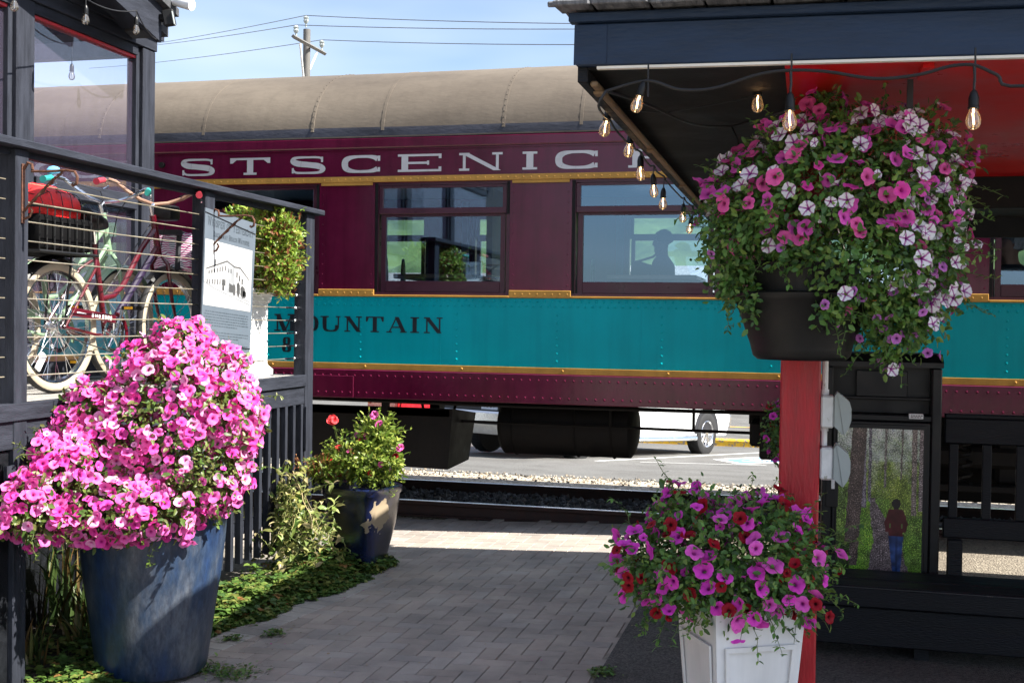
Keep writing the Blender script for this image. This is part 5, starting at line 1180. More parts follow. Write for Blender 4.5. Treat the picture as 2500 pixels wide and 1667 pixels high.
for i, p in enumerate(ft): bulb(ss, p, (0, (.28, 0, 0)[i]), .93 if i else .80)
for p in ev: bulb(ss, p, (rn.uniform(-.12, .12), rn.uniform(-.12, .2)), .93)
bulb(ss, q2, (0, 0), .9); bulb(ss, q3, (0, 0), .9)
# dark building behind the deck, seen in the train's glass and paint
rb = thing('dark_building', 'dark building behind the deck that the train glass mirrors', 'building', (-12, -3, 0))
b = MB(); b.bx(-18, -6.2, -6, 0, 0, 6.0); b.build('wall', pm('dark_siding', (.03, .028, .03), .7, var=.2, stretch=(.3, .3, 12)), rb, smooth=0); b = MB(); b.bx(-18.3, -5.9, -6.3, .3, 6.005, 6.3); b.build('roof', ROOFLOW, rb, smooth=0)
# ------------------------------------------------------------------ display cabinet, bench
cab = thing('display_cabinet', 'tall black metal newspaper cabinet with a forest path photograph on its door', 'cabinet', (.40, 6.7, .01))
BK = pm('black_powder_coat', (.006, .0065, .008), .4, spec=.35, var=.2, vs=6, bump=.05)
b = MB(); x0, x1 = .095, .70; yf = 6.5
b.bx(x0, x0+.05, yf, yf+.42, .02, 1.46, .006); b.bx(x1-.05, x1, yf, yf+.42, .02, 1.46, .006); b.bx(x0+.05, x1-.05, yf+.2, yf+.42, .02, 1.46); b.bx(x0+.05, x1-.05, yf+.004, yf+.2, .02, .30)
b.prism([(yf-.02, 1.463), (yf-.02, 1.49), (yf+.05, 1.535), (yf+.43, 1.535), (yf+.43, 1.463)], Matrix(((0, 0, 1, x0-.004), (1, 0, 0, 0), (0, 1, 0, 0), (0, 0, 0, 1))), x1-x0+.008)
b.bx(x0+.05, x1-.05, yf+.01, yf+.19, 1.175, 1.205, .003); b.build('body', BK, cab, smooth=.5)
b = MB(); b.bx(x0+.051, x1-.051, yf+.05, yf+.07, 1.285, 1.30, .003); b.bx(x0+.051, x1-.051, yf+.12, yf+.13, 1.21, 1.462); b.bx(x0+.17, x1-.17, yf+.06, yf+.07, 1.30, 1.44, .003); b.build('coin_shelf', BK, cab, smooth=0)
b = MB(); b.bx(x0+.052, x1-.052, yf+.004, yf+.03, .305, 1.17, .005); b.bx(x0+.07, x1-.075, yf-.002, yf+.0035, .325, 1.155, .003); door = b.build('door', BK, cab, smooth=.5)
b = MB(); b.bx(x0+.02, x0+.085, yf-.011, yf-.0025, .70, .92, .003); b.bx(x0+.045, x0+.07, yf-.015, yf-.0115, .80, .855, .002); b.build('lock_plate', BK, door, smooth=0)
b = MB(); b.bx(x0+.048, x0+.066, yf-.018, yf-.0155, .80, .852); b.cyl((x0+.057, yf-.021, .83), (x0+.057, yf-.015, .83), .007); b.build('lock', WHITED, door, smooth=0)
b = MB(); b.bx(.535, .608, yf-.004, yf+.0095, 1.19, 1.218, .002); pl_ = b.build('name_plate', WHITED, cab, smooth=0)
b = MB(); rn = random.Random(5)
for zz in (1.208, 1.199):
    x = .545
    while x < .595: wd = rn.uniform(.004, .011); b.bx(x, x+wd, yf-.0048, yf-.0042, zz-.0022, zz+.0022); x += wd+.003
b.build('plate_lettering', INTD, pl_, smooth=0)
def paint(u, v):
    """printed woodland photograph: u to the right, v upward, both 0..1"""
    n = lambda s, k=0: noise.noise(Vector((u*s, v*s*1.55, k)))
    f = lambda s, k=0: .5+.5*n(s, k)
    leaf = n(38, 1)*.6+n(80, 2)*.45+n(14, 3)*.5
    sky = max(0, min(1, (v-.62)*2.6+.5*n(6, 4)+.25*n(40, 5)))
    g = (.05+.06*f(9, 6), .075+.10*f(9, 6), .03); c = [x*(1+.9*leaf) for x in g]
    if v > .45: k = sky; c = [c[0]*(1-k)+k*(.30+.1*leaf), c[1]*(1-k)+k*(.33+.1*leaf), c[2]*(1-k)+k*(.30+.06*leaf)]
    if .42 < v < .78 and u > .28: k = .5*f(5, 7); c = [c[0]*(1-k)+k*(.20+.1*leaf), c[1]*(1-k)+k*(.25+.12*leaf), c[2]*(1-k)+k*.03]
    grass = (.10*(1+.7*n(60, 8)), .20*(1+.6*n(60, 8)), .025)
    if v < .52 and u < .62 and u > .1:
        k = max(0, min(1, .4+.9*n(7, 9)+.8*(.5-abs(u-.3)*1.6))); c = [c[i]*(1-k)+grass[i]*k for i in range(3)]
    if v < .40 and u > .80: k = max(0, .5+.6*n(9, 10)); c = [c[i]*(1-k)+grass[i]*k*.8 for i in range(3)]
    pc = .40+.16*math.sin((v-.1)*5.2) if v < .30 else (.40+.16*math.sin(1.04)-(v-.30)*.85)
    pc = .62-.18*max(0, v-.0)*.6 if v < .22 else .597-(v-.22)*.62 if v < .5 else .42
    pw = .24*(1-v/.56)+.012 if v < .53 else 0
    d = abs(u-pc)+.02*n(18, 11)
    if pw and d < pw: q = .75+.5*n(55, 12); c = [.135*q, .115*q, .12*q]
    def trunk(uc, hw, v0, col, lean=0):
        nonlocal c
        uu = uc+lean*(v-.5)
        if v > v0 and abs(u-uu+.008*n(14, 13)) < hw: q = .55+.9*f(50, 14)*(1.2-abs(u-uu)/hw*.5); c = [x*q for x in col]
    trunk(.385, .018, .50, (.10, .095, .11)); trunk(.32, .03, .46, (.12, .11, .13), -.03); trunk(.56, .014, .60, (.13, .12, .11), .02); trunk(.9, .03, .42, (.13, .11, .10)); trunk(.98, .025, .45, (.14, .12, .12)); trunk(.74, .010, .66, (.10, .09, .08), .05)
    trunk(.21, .085, .06, (.075, .06, .055), .10)
    if u < .16 and v < .22: q = 1+.9*n(40, 16); c = [.03*q, .055*q, .015]
    sp_ = n(95, 21); s2_ = n(160, 22); big = n(11, 23)
    k = max(.25, 1+.75*sp_+.55*s2_+.45*big); k *= 1.9 if (sp_ > .38 and v > .1) else (.45 if sp_ < -.33 else 1)
    c = [x*k for x in c]
    if v > .55 and abs(math.sin(u*9+v*14+2.5*n(5, 24))) < .045: c = [x*.45 for x in c]
    # walker seen from behind
    bu_, bv = u-.70, v
    if .27 < bv < .455 and abs(bu_) < (.118+.02*(bv-.3)/.06 if bv < .36 else .138-.55*(bv-.36))*(1 if bv > .30 else .72)+.008*n(20, 15): q = .8+.4*f(20, 17); q *= .75+.35*n(9, 31); c = [.085*q, .010*q, .018*q]
    if .33 < bv < .36 and .06 < abs(bu_) < .075: c = [.08, .12, .04]
    if .455 <= bv < .475 and abs(bu_) < .03: c = [.03, .015, .015]
    if ((bu_-.0)/.052)**2+((bv-.495)/.033)**2 < 1: c = [.010, .010, .014]
    if .0 < bv < .275 and abs(bu_-.05*(.275-bv)) < .088-.17*(.275-bv): q = .7+.6*f(26, 18)-(.35 if abs(bu_-.01) < .012 else 0); q *= .7+.6*n(12, 32)+.2; c = [.022*q, .055*q, .15*q]
    gy = sum(c)/3; return [max(.004, min(.8, ((x*.88+gy*.12)*3.0)**1.35*.66)) for x in c]
b = MB(); nx, ny = 190, 330; px0, px1, pz0, pz1 = x0+.078, x1-.088, .345, 1.132
R_ = []
for j in range(ny+1):
    row = []
    for i in range(nx+1):
        u, v = i/nx, j/ny; c = paint(u, v); b.c = (*c, 1); row.append(b.v((px0+(px1-px0)*u, yf-.0035, pz0+(pz1-pz0)*v)))
    R_.append(row)
for j in range(ny):
    for i in range(nx): b.f((R_[j][i], R_[j][i+1], R_[j+1][i+1], R_[j+1][i]))
b.build('photograph', attr_mat('glossy_print', .25, 0, 0, .35, coat=.25), door, smooth=0)
bench = thing('bench', 'long low black bench with a slatted back beside the cabinet', 'bench', (1.9, 6.2, .01))
b = MB(); b.bx(-.14, 4.2, 6.03, 6.20, .352, .383, .005); b.bx(-.14, 4.2, 6.206, 6.44, .354, .385, .005); b.build('seat', BLACKW, bench)
b = MB(); b.bx(-.14, 4.2, 5.995, 6.026, .285, .380, .005); b.bx(-.16, 4.2, 6.03, 6.065, .085, .278, .006); b.build('front_board', BLACKW, bench)
b = MB(); b.bx(-.13, 4.2, 5.9935, 6.0, .379, .383); b.build('worn_edge', pm('worn_edge_paint', (.03, .03, .034), .6, chips=(.35, .31, .27), chip_lo=.62, chip_s=9), bench)  # thin strip with pale flecks along the front edge of the seat
b = MB(); b.bx(.72, 4.2, 6.52, 6.56, 1.065, 1.20, .006); b.bx(.72, 4.2, 6.515, 6.57, 1.2005, 1.222, .004); b.bx(.72, 4.2, 6.52, 6.56, .565, .67, .006); b.build('back_rail', BLACKW, bench)
for k in range(21):
    x = .745+k*.166
    if x < 4.1: b = MB(); b.bx(x, x+.045, 6.525, 6.555, .671, 1.064, .003); b.build('back_slat', BLACKW, bench)
for x in (.74, 1.9, 3.1, 4.15):
    b = MB(); b.bx(x, x+.07, 6.35, 6.515, .013, .352); b.bx(x, x+.07, 6.4405, 6.515, .352, .564); b.build('leg', BLACKW, bench)
for x in (-.1, .55): 
    b = MB(); b.bx(x, x+.07, 6.1, 6.40, .013, .35); b.build('leg', BLACKW, bench)
# ------------------------------------------------------------------ planters on the right
hp = thing('hanging_planter', 'tapered black plastic hanging planter overflowing with petunias in front of the red post', 'planter', (-.016, 3.745, 1.57))
b = MB(); def_ = [(0, 0), (.132, 0), (.146, .012), (.152, .035), (.154, .045), (.203, .185), (.209, .19), (.211, .205), (.205, .21), (.158, .212), (.160, .235), (.165, .27), (.17, .30), (.162, .305), (.15, .28), (0, .28)]
b.lathe(def_, Matrix.Translation((-.016, 3.745, 1.572)), 48, lambda a: 1+.018*math.cos(4*a)); b.build('pot', BLACKP, hp, smooth=.8)
b = MB(); b.lathe([(0, .285), (.15, .285)], Matrix.Translation((-.016, 3.745, 1.572)), 24); b.build('soil', SOIL, hp)
b = MB()
for an in (.5, 2.6, 4.7): b.tube([(-.016+.165*math.cos(an), 3.745+.165*math.sin(an), 1.87), (-.016, 3.80, 2.30)], .0025, 5)
b.tube([(-.016, 3.80, 2.29), (-.016, 3.80, 2.33), (-.012, 3.815, 2.35), (-.012, 3.84, 2.345), (-.012, 3.85, 2.32)], .006, 6); b.build('hanger', CHROME, hp)
hk = thing('hanging_hook', 'rusty hook and bracket at the top of the red post', 'hook', (-.012, 3.95, 2.3))
b = MB(); b.bx(-.03, .006, 3.993, 4.0035, 2.23, 2.39, .002); b.tube([(-.012, 3.995, 2.37), (-.012, 3.9, 2.375), (-.012, 3.84, 2.36), (-.012, 3.825, 2.33), (-.012, 3.84, 2.31), (-.012, 3.86, 2.325)], .007, 7); b.tube([(-.012, 3.995, 2.25), (-.012, 3.93, 2.33), (-.012, 3.89, 2.372)], .006, 6); b.build('bracket', RUSTI, hk)
wp = thing('planter_box', 'tapered white panelled planter box at the foot of the red post', 'planter', (-.19, 3.80, .012))
square_planter(wp, -.195, 3.80, .012, .80, .108, .046, math.radians(29), panel=((-.78, .78, .06, .56), (-.78, .78, .62, .97)), rim=False)
# ------------------------------------------------------------------ vehicles in the car park
def ve_lathe(b, c, prof, ax, n=28):
    ax = Vector(ax).normalized(); a = Vector((0, 0, 1)); s = ax.cross(a); b.lathe(prof, Matrix(((s.x, a.x, ax.x, c[0]), (s.y, a.y, ax.y, c[1]), (s.z, a.z, ax.z, c[2]), (0, 0, 0, 1))), n)
CARW = pm('white_car_paint', (.78, .79, .80), .25, var=.02, coat=.6); CARR = pm('red_car_paint', (.50, .012, .02), .25, var=.05, coat=.6); TRIM = pm('black_trim', (.02, .02, .022), .5); CGL = pm('dark_car_glass', (.02, .025, .03), .08)
def vehicle(name, lab, loc, rz, body_pts, cab_pts, wd, wheels, R, paint, cat, pitch=0):
    t = thing(name, lab, cat, loc, rz); t.rotation_euler = (0, pitch, rz)
    H = wd/2; b = MB()
    def loft(pts, half, tuck):
        L_, R_2 = [], []
        m = Matrix(((1, 0, 0, 0), (0, 0, 1, -half), (0, 1, 0, 0), (0, 0, 0, 1)))
        b.prism(pts, m, half*2)
    loft(body_pts, H, 0); bmesh.ops.bevel(b.bm, geom=[e for e in b.bm.edges if len(e.link_faces) == 2], offset=.035, segments=2, affect='EDGES')
    # wheel arches cut from the side skin by dark arch liners standing proud
    body = b.build('body', paint, t, local=True)
    b = MB(); loft(cab_pts, H-.10, 0); bmesh.ops.bevel(b.bm, geom=list(b.bm.edges), offset=.05, segments=2, affect='EDGES'); b.build('cab', paint, t, local=True)
    b = MB(); c = sum((Vector((p[0], p[1])) for p in cab_pts), Vector((0, 0)))/len(cab_pts)
    q = [(c.x+(p[0]-c.x)*.86, c.y+(p[1]-c.y)*.70+.03) for p in cab_pts]
    for s_ in (-1, 1): b.prism(q, Matrix(((1, 0, 0, 0), (0, 0, s_, s_*(H-.10)), (0, 1, 0, 0), (0, 0, 0, 1))), .004)
    b.build('side_window', CGL, t, local=True, smooth=0)
    for xw in wheels:
        for s_ in (-1, 1):
            b = MB(); zb = body_pts[-1][1]-R*1.02; pa = [q for q in [((R+.085)*math.cos(k*math.pi/16), (R+.085)*math.sin(k*math.pi/16)) for k in range(-4, 21)] if q[1] > zb+.004]; b.prism(pa, Matrix(((1, 0, 0, xw), (0, 0, s_, s_*(H+.002)), (0, 1, 0, R*1.02), (0, 0, 0, 1))), .004); b.build('wheel_arch', INTD, t, local=True)
            b = MB(); ve_lathe(b, (xw, s_*(H-.10), R), [(R*.60, .12), (R*.66, .125), (R*.9, .125), (R*.97, .11), (R, .08), (R, -.08), (R*.97, -.11), (R*.7, -.12), (0, -.12)], (0, s_, 0), 36)
            for k in range(40):
                an = 2*math.pi*k/40
                for yy in (-.05, .0, .05): b.box((xw+math.cos(an)*R, s_*(H-.10)+yy+.02*(k % 2), R+math.sin(an)*R), (.012, .04, .03), Matrix.Rotation(-an, 3, 'Y'))
            w_ = b.build('wheel', RUBBER, t, local=True)
            b = MB(); ve_lathe(b, (xw, s_*(H-.10), R), [(R*.62, .122), (R*.60, .128), (R*.55, .11), (R*.52, .05), (0, .05)], (0, s_, 0), 36)
            for k in range(5):
                an = 2*math.pi*k/5+.3; d = Vector((math.cos(an), 0, math.sin(an))); p0 = Vector((xw, s_*(H-.10+.085), R)); b.box(p0+d*R*.32, (R*.50, .03, R*.20), Matrix.Rotation(-an, 3, 'Y'), .01)
            ve_lathe(b, (xw, s_*(H-.10+.07), R), [(R*.16, 0), (R*.15, .045), (0, .05)], (0, s_, 0), 16); b.build('rim', CHROME, w_, local=True)
    return t, body
Rr, Fr = gp(1405/KO, 1119/KO), gp(1725/KO, 1107/KO); dv = (Fr-Rr); ang = math.atan2(dv.y, dv.x); wb = 4.25
f2 = Rr+Vector((math.cos(ang), math.sin(ang), 0))*wb
# near-side wheels touch these two spots; the truck's middle lies half a width further off
wdt = 1.95; side = Vector((-math.sin(ang), math.cos(ang), 0)); base = Rr+side*(wdt/2-.1); base.z = lot(base.y)
pitch = -math.atan2(lot((Rr+Vector((math.cos(ang), math.sin(ang), 0))*wb).y)-lot(Rr.y), wb)
tr_, body = vehicle('pickup_truck', 'white pickup truck parked beyond the track with its rear toward the left', base, ang,
    [(-1.15, .56), (-1.15, 1.20), (-1.10, 1.26), (1.75, 1.26), (5.05, 1.22), (5.2, 1.06), (5.24, .66), (5.1, .34), (-1.0, .34)], [(1.0, 1.22), (1.0, 1.76), (1.12, 1.92), (2.9, 1.92), (3.1, 1.84), (3.7, 1.22)], wdt, (0, wb), .40, CARW, 'pickup truck', pitch)
b = MB(); H = wdt/2
b.box((-1.20, 0, .60), (.10, wdt*.98, .20), None, .03); b.build('rear_bumper', CHROME, tr_, local=True)
b = MB(); b.box((-1.1545, 0, .78), (.01, wdt*.92, .22), None, .003); b.build('tailgate_trim', TRIM, tr_, local=True)
b = MB(); b.box((-1.163, -.02, .80), (.008, .31, .155), None, .002); lp = b.build('licence_plate', pm('plate_white', (.55, .60, .68), .4, var=.1), tr_, local=True)
cu = bpy.data.curves.new('plate_number', 'FONT'); cu.body = '1537'; cu.size = .13; cu.extrude = .001; cu.align_x = 'CENTER'; cu.align_y = 'CENTER'; cu.materials.append(pm('plate_ink', (.08, .02, .06), .5))
tc_ = bpy.data.objects.new('plate_number', cu); me_ = bpy.data.meshes.new_from_object(tc_); bpy.data.objects.remove(tc_); to = bpy.data.objects.new('plate_number', me_); SC.collection.objects.link(to); to.parent = lp; to.matrix_local = Matrix.Translation((-1.1685, -.02, .795)) @ Matrix(((0, 0, -1, 0), (-1, 0, 0, 0), (0, 1, 0, 0), (0, 0, 0, 1)))
for s_ in (-1, 1):
    b = MB(); b.box((-1.155, s_*(H-.09), .98), (.03, .14, .34), None, .01); b.build('tail_light', pm('tail_light_red', (.5, .01, .01), .2), tr_, local=True)
    b = MB(); b.box((5.22, s_*(H-.2), .94), (.05, .34, .2), None, .015); b.build('headlight', pm('lamp_glass', (.8, .8, .8), .1), tr_, local=True)
    b = MB(); b.tube([(.62, s_*(H+.06), .33), (wb-.55, s_*(H+.06), .33)], .05, 10); b.build('side_step', CHROME, tr_, local=True)
    for xd in (1.12, 2.3, 3.5):
        b = MB(); b.bx(xd-.006, xd+.006, s_*(H+.0005)-.001, s_*(H+.0005)+.001, .56, 1.18); b.build('door_gap', INTD, tr_, local=True, smooth=0)
    b = MB(); b.bx(.7, 3.6, s_*(H+.003)-.003, s_*(H+.003)+.003, .80, .83); b.build('side_moulding', CARW, tr_, local=True)
b = MB(); b.box((5.28, 0, .64), (.12, wdt*.98, .24), None, .03); b.build('front_bumper', CHROME, tr_, local=True)
rp_ = gp(995, 1004); 
t2, _ = vehicle('red_car', 'red car parked to the left of the white pickup, half hidden behind the train gear', (rp_.x-.1, rp_.y-.3, lot(rp_.y-.3)), .75,
    [(-1.0, .34), (-1.05, .62), (-.98, .98), (-.5, 1.02), (2.4, .95), (3.4, .86), (3.55, .6), (3.5, .34)], [(-.85, .98), (-.65, 1.42), (-.3, 1.55), (1.2, 1.55), (1.5, 1.48), (2.4, .94)], 1.8, (0, 2.65), .33, CARR, 'car', .03)
b = MB(); b.box((-1.06, 0, .45), (.10, 1.76, .16), None, .03); b.build('rear_bumper', WHITED, t2, local=True)
for s_ in (-1, 1): b = MB(); b.box((-1.03, s_*.78, .82), (.06, .16, .24), None, .02); b.build('tail_light', pm('tail_light_red', (.5, .01, .01), .2), t2, local=True)
# ------------------------------------------------------------------ plants
def lin(c, q): return (min(1, c[0]*q), min(1, c[1]*q), min(1, c[2]*q), 1)
def petunia_geo(R, pal, kind, seed, depth=.55):
    """funnel flower facing +z: verts, colours, faces"""
    r = random.Random(seed); nA = 30; V, Cc, Fc = [], [], []; ph = r.uniform(0, 6.3); cup = r.uniform(-.10, .16)
    ruf = [r.uniform(-1, 1) for _ in range(6)]
    rings = [(0.07, -depth), (.16, -depth*.55), (.30, -.14), (.62, -.01), (.86, cup*.35), (1.0, cup)]
    for (q, z) in rings:
        for k in range(nA):
            a = 2*math.pi*k/nA; lob = abs(math.cos(2.5*a)); rad = q*(1-(.13*(1-lob)**1.5)*(q**3)) if q > .5 else q
            zz = z + q**4*.07*math.sin(5*a+ph+ruf[0])+q**5*.06*math.sin(3*a+ruf[1]*3)+q**4*.05*math.sin(2*a+ruf[2]*3)
            V.append((R*rad*math.cos(a)*(1+.06*ruf[3]), R*rad*math.sin(a), R*zz))
            edge, mid, throat, vein = pal
            t = q
            if kind == 'star':
                w_ = .30*(1.05-t*.72); da = min(abs(((a-2*math.pi*j/5+math.pi) % (2*math.pi))-math.pi) for j in range(5))
                base = vein if da < w_*.75+.06 or t < .2 else edge
                if t < .12: base = throat
            else:
                da = abs(math.cos(2.5*a)); k_ = min(1, max(0, (t-.14)/.22)); base = tuple(throat[i]*(1-k_)+(edge[i]*(1-.0)+0)*k_ for i in range(3)) if t < .62 else edge
                if da > .93 and t > .25: base = tuple(base[i]*.75+vein[i]*.25 for i in range(3))
                if t > .95: base = tuple(base[i]*.85+mid[i]*.15 for i in range(3))
            Cc.append(base)
    for i in range(len(rings)-1):
        for k in range(nA):
            k2 = (k+1) % nA; Fc.append((i*nA+k, i*nA+k2, (i+1)*nA+k2, (i+1)*nA+k))
    Fc.append(tuple(range(nA))[::-1])
    return V, Cc, Fc
PINK = ((.95, .16, .54), (1, .55, .80), (.50, .02, .24), (.80, .10, .42)); PINK2 = ((.88, .07, .43), (.95, .35, .65), (.42, .01, .20), (.66, .04, .34))
PALE = ((.97, .40, .70), (1, .75, .88), (.55, .03, .26), (.82, .14, .46))
MAG = ((.93, .075, .68), (.85, .32, .70), (.22, .0, .16), (.50, .02, .34)); MAG2 = ((.93, .13, .64), (.9, .45, .75), (.28, .01, .18), (.55, .05, .35))
LILAC = ((.62, .20, .62), (.75, .45, .75), (.06, .0, .07), (.30, .02, .30)); CRIM = ((.34, .003, .016), (.48, .02, .04), (.04, 0, .004), (.18, 0, .01))
STAR = ((.95, .92, .97), (.9, .88, .95), (.14, .02, .18), (.38, .03, .32)); ROSE = ((.90, .13, .44), (.9, .4, .6), (.32, .02, .12), (.6, .06, .28)); SALM = ((.85, .05, .06), (.9, .25, .2), (.4, .0, .02), (.6, .02, .03)); WHT = ((.85, .85, .85), (.9, .9, .9), (.7, .75, .6), (.8, .8, .8))
def inst(V, Cc, Fc, m, tint, acc):
    off = len(acc[0])
    for p, c in zip(V, Cc): acc[0].append(m @ Vector(p)); acc[1].append((min(1, c[0]*tint), min(1, c[1]*tint), min(1, c[2]*tint), 1))
    for f in Fc: acc[2].append(tuple(i+off for i in f))
def mesh_of(name, acc):
    me = bpy.data.meshes.new(name); me.from_pydata(acc[0], [], acc[2]); at = me.color_attributes.new('col', 'FLOAT_COLOR', 'POINT')
    at.data.foreach_set('color', [q for c in acc[1] for q in c]); me.polygons.foreach_set('use_smooth', [True]*len(me.polygons)); me.update(); return me
def frame_z(n, spin):
    n = n.normalized(); a = n.orthogonal().normalized(); b = n.cross(a); c, s = math.cos(spin), math.sin(spin); x = a*c+b*s; y = n.cross(x)
    return Matrix(((x.x, y.x, n.x, 0), (x.y, y.y, n.y, 0), (x.z, y.z, n.z, 0), (0, 0, 0, 1)))
def leaf(acc, p, d, up, L_, W_, col, fold=.25, curl=.2):
    d = d.normalized(); s = d.cross(up)
    if s.length < 1e-4: s = d.orthogonal()
    s.normalize(); u = s.cross(d).normalized(); off = len(acc[0])
    pts = [(0, 0, 0), (.35, .5, fold*.5), (.35, -.5, fold*.5), (.45, 0, 0), (.78, .34, fold*.34-curl*.3), (.78, -.34, fold*.34-curl*.3), (1, 0, -curl)]
    for (a, b_, c) in pts: acc[0].append(p+d*(a*L_)+s*(b_*W_)+u*(c*W_)); acc[1].append(col)
    for f in ((0, 3, 1), (0, 2, 3), (1, 3, 4), (3, 2, 5), (3, 6, 4), (3, 5, 6)): acc[2].append(tuple(i+off for i in f))
def tube_acc(acc, pts, r, col, n=4):
    off = len(acc[0]); N_ = len(pts)
    for i, p in enumerate(pts):
        t = (pts[min(i+1, N_-1)]-pts[max(i-1, 0)]); t = t.normalized() if t.length > 1e-6 else Vector((0, 0, 1)); a = t.orthogonal().normalized(); b_ = t.cross(a); rr = r*(1-.5*i/N_)
        for k in range(n): acc[0].append(p+(a*math.cos(2*math.pi*k/n)+b_*math.sin(2*math.pi*k/n))*rr); acc[1].append(col)
    for i in range(N_-1):
        for k in range(n): acc[2].append((off+i*n+k, off+i*n+(k+1) % n, off+(i+1)*n+(k+1) % n, off+(i+1)*n+k))
def surf(ells, rnd, lump=.14, seed=0):
    tot = [(e[3]*e[4]+e[4]*e[5]+e[3]*e[5]) for e in ells]
    while True:
        e = rnd.choices(ells, tot)[0]; d = Vector((rnd.gauss(0, 1), rnd.gauss(0, 1), rnd.gauss(0, 1))).normalized()
        k = 1+lump*noise.noise(d*2.6+Vector((e[0]*5, seed, e[2]*5)))*1.6
        p = Vector((e[0]+d.x*e[3]*k, e[1]+d.y*e[4]*k, e[2]+d.z*e[5]*k)); n = Vector((d.x/e[3], d.y/e[4], d.z/e[5])).normalized()
        ok = True
        for q in ells:
            if q is e: continue
            if ((p.x-q[0])/q[3])**2+((p.y-q[1])/q[4])**2+((p.z-q[2])/q[5])**2 < .80: ok = False; break
        if ok: return p, n, e
def bush(name, lab, cat, base, ells, nleaf, lsz, greens, kinds, nflow, seed, wf=None, lf=None, dens=None, fsz=.033, minsep=.6, droop=.25, shell=.10, flowerup=.25, trails=0, zmin=None, lw=.5, cut=None, face=None):
    """kinds: list of (palette, kind, weight(p), size factor)"""
    rnd = random.Random(seed); t = thing(name, lab, cat, base); acc = ([], [], [])
    zmin = -1e9 if zmin is None else zmin; made = 0; tries = 0
    while made < nleaf and tries < nleaf*6:
        tries += 1
        p, n, e = surf(ells, rnd, .22, seed)
        if p.z < zmin: continue
        if lf and rnd.random() > lf(p): continue
        d = min(abs(rnd.gauss(0, shell*.55)), shell*2)*(1 if rnd.random() < .85 else -.35); p = p-n*d
        if cut and cut(p): continue
        v = (n*.8+Vector((rnd.gauss(0, .7), rnd.gauss(0, .7), rnd.gauss(0, .6)-droop))); g = rnd.choice(greens); cl = .75+.5*(.5+.5*noise.noise(p*9+Vector((seed, 0, 0))))
        sz = lsz*rnd.uniform(.6, 1.3); leaf(acc, p, v, n+Vector((rnd.gauss(0, .4), rnd.gauss(0, .4), .3)), sz, sz*lw, lin(g, cl*rnd.uniform(.75, 1.25)), rnd.uniform(.05, .4), rnd.uniform(0, .5)); made += 1
        if rnd.random() < .05: tube_acc(acc, [p-n*.06, p-n*.02+Vector((0, 0, -.01)), p+v*.02], .0016, lin((.12, .17, .05), 1))
    for k in range(trails):
        p, n, e = surf(ells, rnd, .22, seed)
        if p.z < zmin or (cut and cut(p)): continue
        n2 = (n+Vector((0, 0, .15 if rnd.random() < .5 else -.5))).normalized(); pts = [p-n*.05]
        for i in range(7): pts.append(pts[-1]+(n2+Vector((rnd.gauss(0, .25), rnd.gauss(0, .25), -.10*i*droop*2))).normalized()*rnd.uniform(.018, .03))
        tube_acc(acc, pts, .0019, lin((.14, .2, .06), 1))
        for q in pts[2:]:
            for j in range(3):
                v = Vector((rnd.gauss(0, 1), rnd.gauss(0, 1), rnd.gauss(0, .7))); sz = lsz*rnd.uniform(.5, 1.0); leaf(acc, q, v, Vector((0, 0, 1)), sz, sz*lw, lin(rnd.choice(greens), rnd.uniform(.8, 1.3)))
    fo = link('foliage', mesh_of('foliage', acc), LEAFM, t)
    # flowers
    geos = [[petunia_geo(1, pal, kd, seed*31+i*7+v) for v in range(5)] for i, (pal, kd, w_, s_) in enumerate(kinds)]
    put = []; tries = 0
    while len(put) < nflow and tries < nflow*60:
        tries += 1
        p, n, e = surf(ells, rnd, .22, seed)
        if p.z < zmin-.05: continue
        wts = [k[2](p) if callable(k[2]) else k[2] for k in kinds]; sw = sum(wts)
        if rnd.random() > min(1, sw) * (wf(p) if wf else 1): continue
        p = p+n*rnd.uniform(-.006, .026)
        if cut and cut(p): continue
        i = rnd.choices(range(len(kinds)), wts)[0]; R = fsz*kinds[i][3]*(rnd.uniform(.82, 1.15) if rnd.random() < .85 else rnd.uniform(.5, .8))
        if any((p-q[0]).length < (R+q[2])*minsep for q in put): continue
        fd = (n+Vector((rnd.gauss(0, .5), rnd.gauss(0, .5), rnd.gauss(0, .45)+flowerup)))
        if face: fd += face*rnd.uniform(.2, 1.0)
        put.append((p, fd, R, i))
    put.sort(key=lambda q: (-(q[0]-Vector((0, 0, 1.68))).normalized().dot(q[1].normalized()))*q[2], reverse=True)
    put.sort(key=lambda q: q[0].y-(.0))                       # nearest ones become parts of their own
    meshes = {}; rest = ([], [], [])
    lim = 90 if len(put) > 100 else 100
    for k, (p, fd, R, i) in enumerate(put):
        v = rnd.randrange(5); m = Matrix.Translation(p) @ frame_z(fd, rnd.uniform(0, 6.3)) @ Matrix.Diagonal((R, R*rnd.uniform(.88, 1.05), R, 1))
        if k < lim:
            if (i, v) not in meshes:
                a2 = ([], [], []); inst(*geos[i][v], Matrix(), 1.0, a2); me = mesh_of('flower', a2); me.materials.append(PLANT); meshes[(i, v)] = me
            o = bpy.data.objects.new('flower', meshes[(i, v)]); SC.collection.objects.link(o); o.parent = t; o.matrix_parent_inverse = INV[t.name]; o.matrix_basis = m
        else: inst(*geos[i][v], m, rnd.uniform(.86, 1.1), rest)
    if rest[0]:
        o = link('flowers', mesh_of('flowers', rest), PLANT, t); o['kind'] = 'stuff'
    return t
def E_(x, y, Yd, rx, ry, rz): c = P(x, y, Y=Yd); return (c.x, c.y, c.z, rx, ry, rz)
SUNG = [(.10, .16, .03), (.07, .13, .025), (.14, .19, .04), (.16, .17, .05)]; DKG = [(.10, .22, .05), (.13, .27, .055), (.07, .15, .045), (.20, .31, .065)]
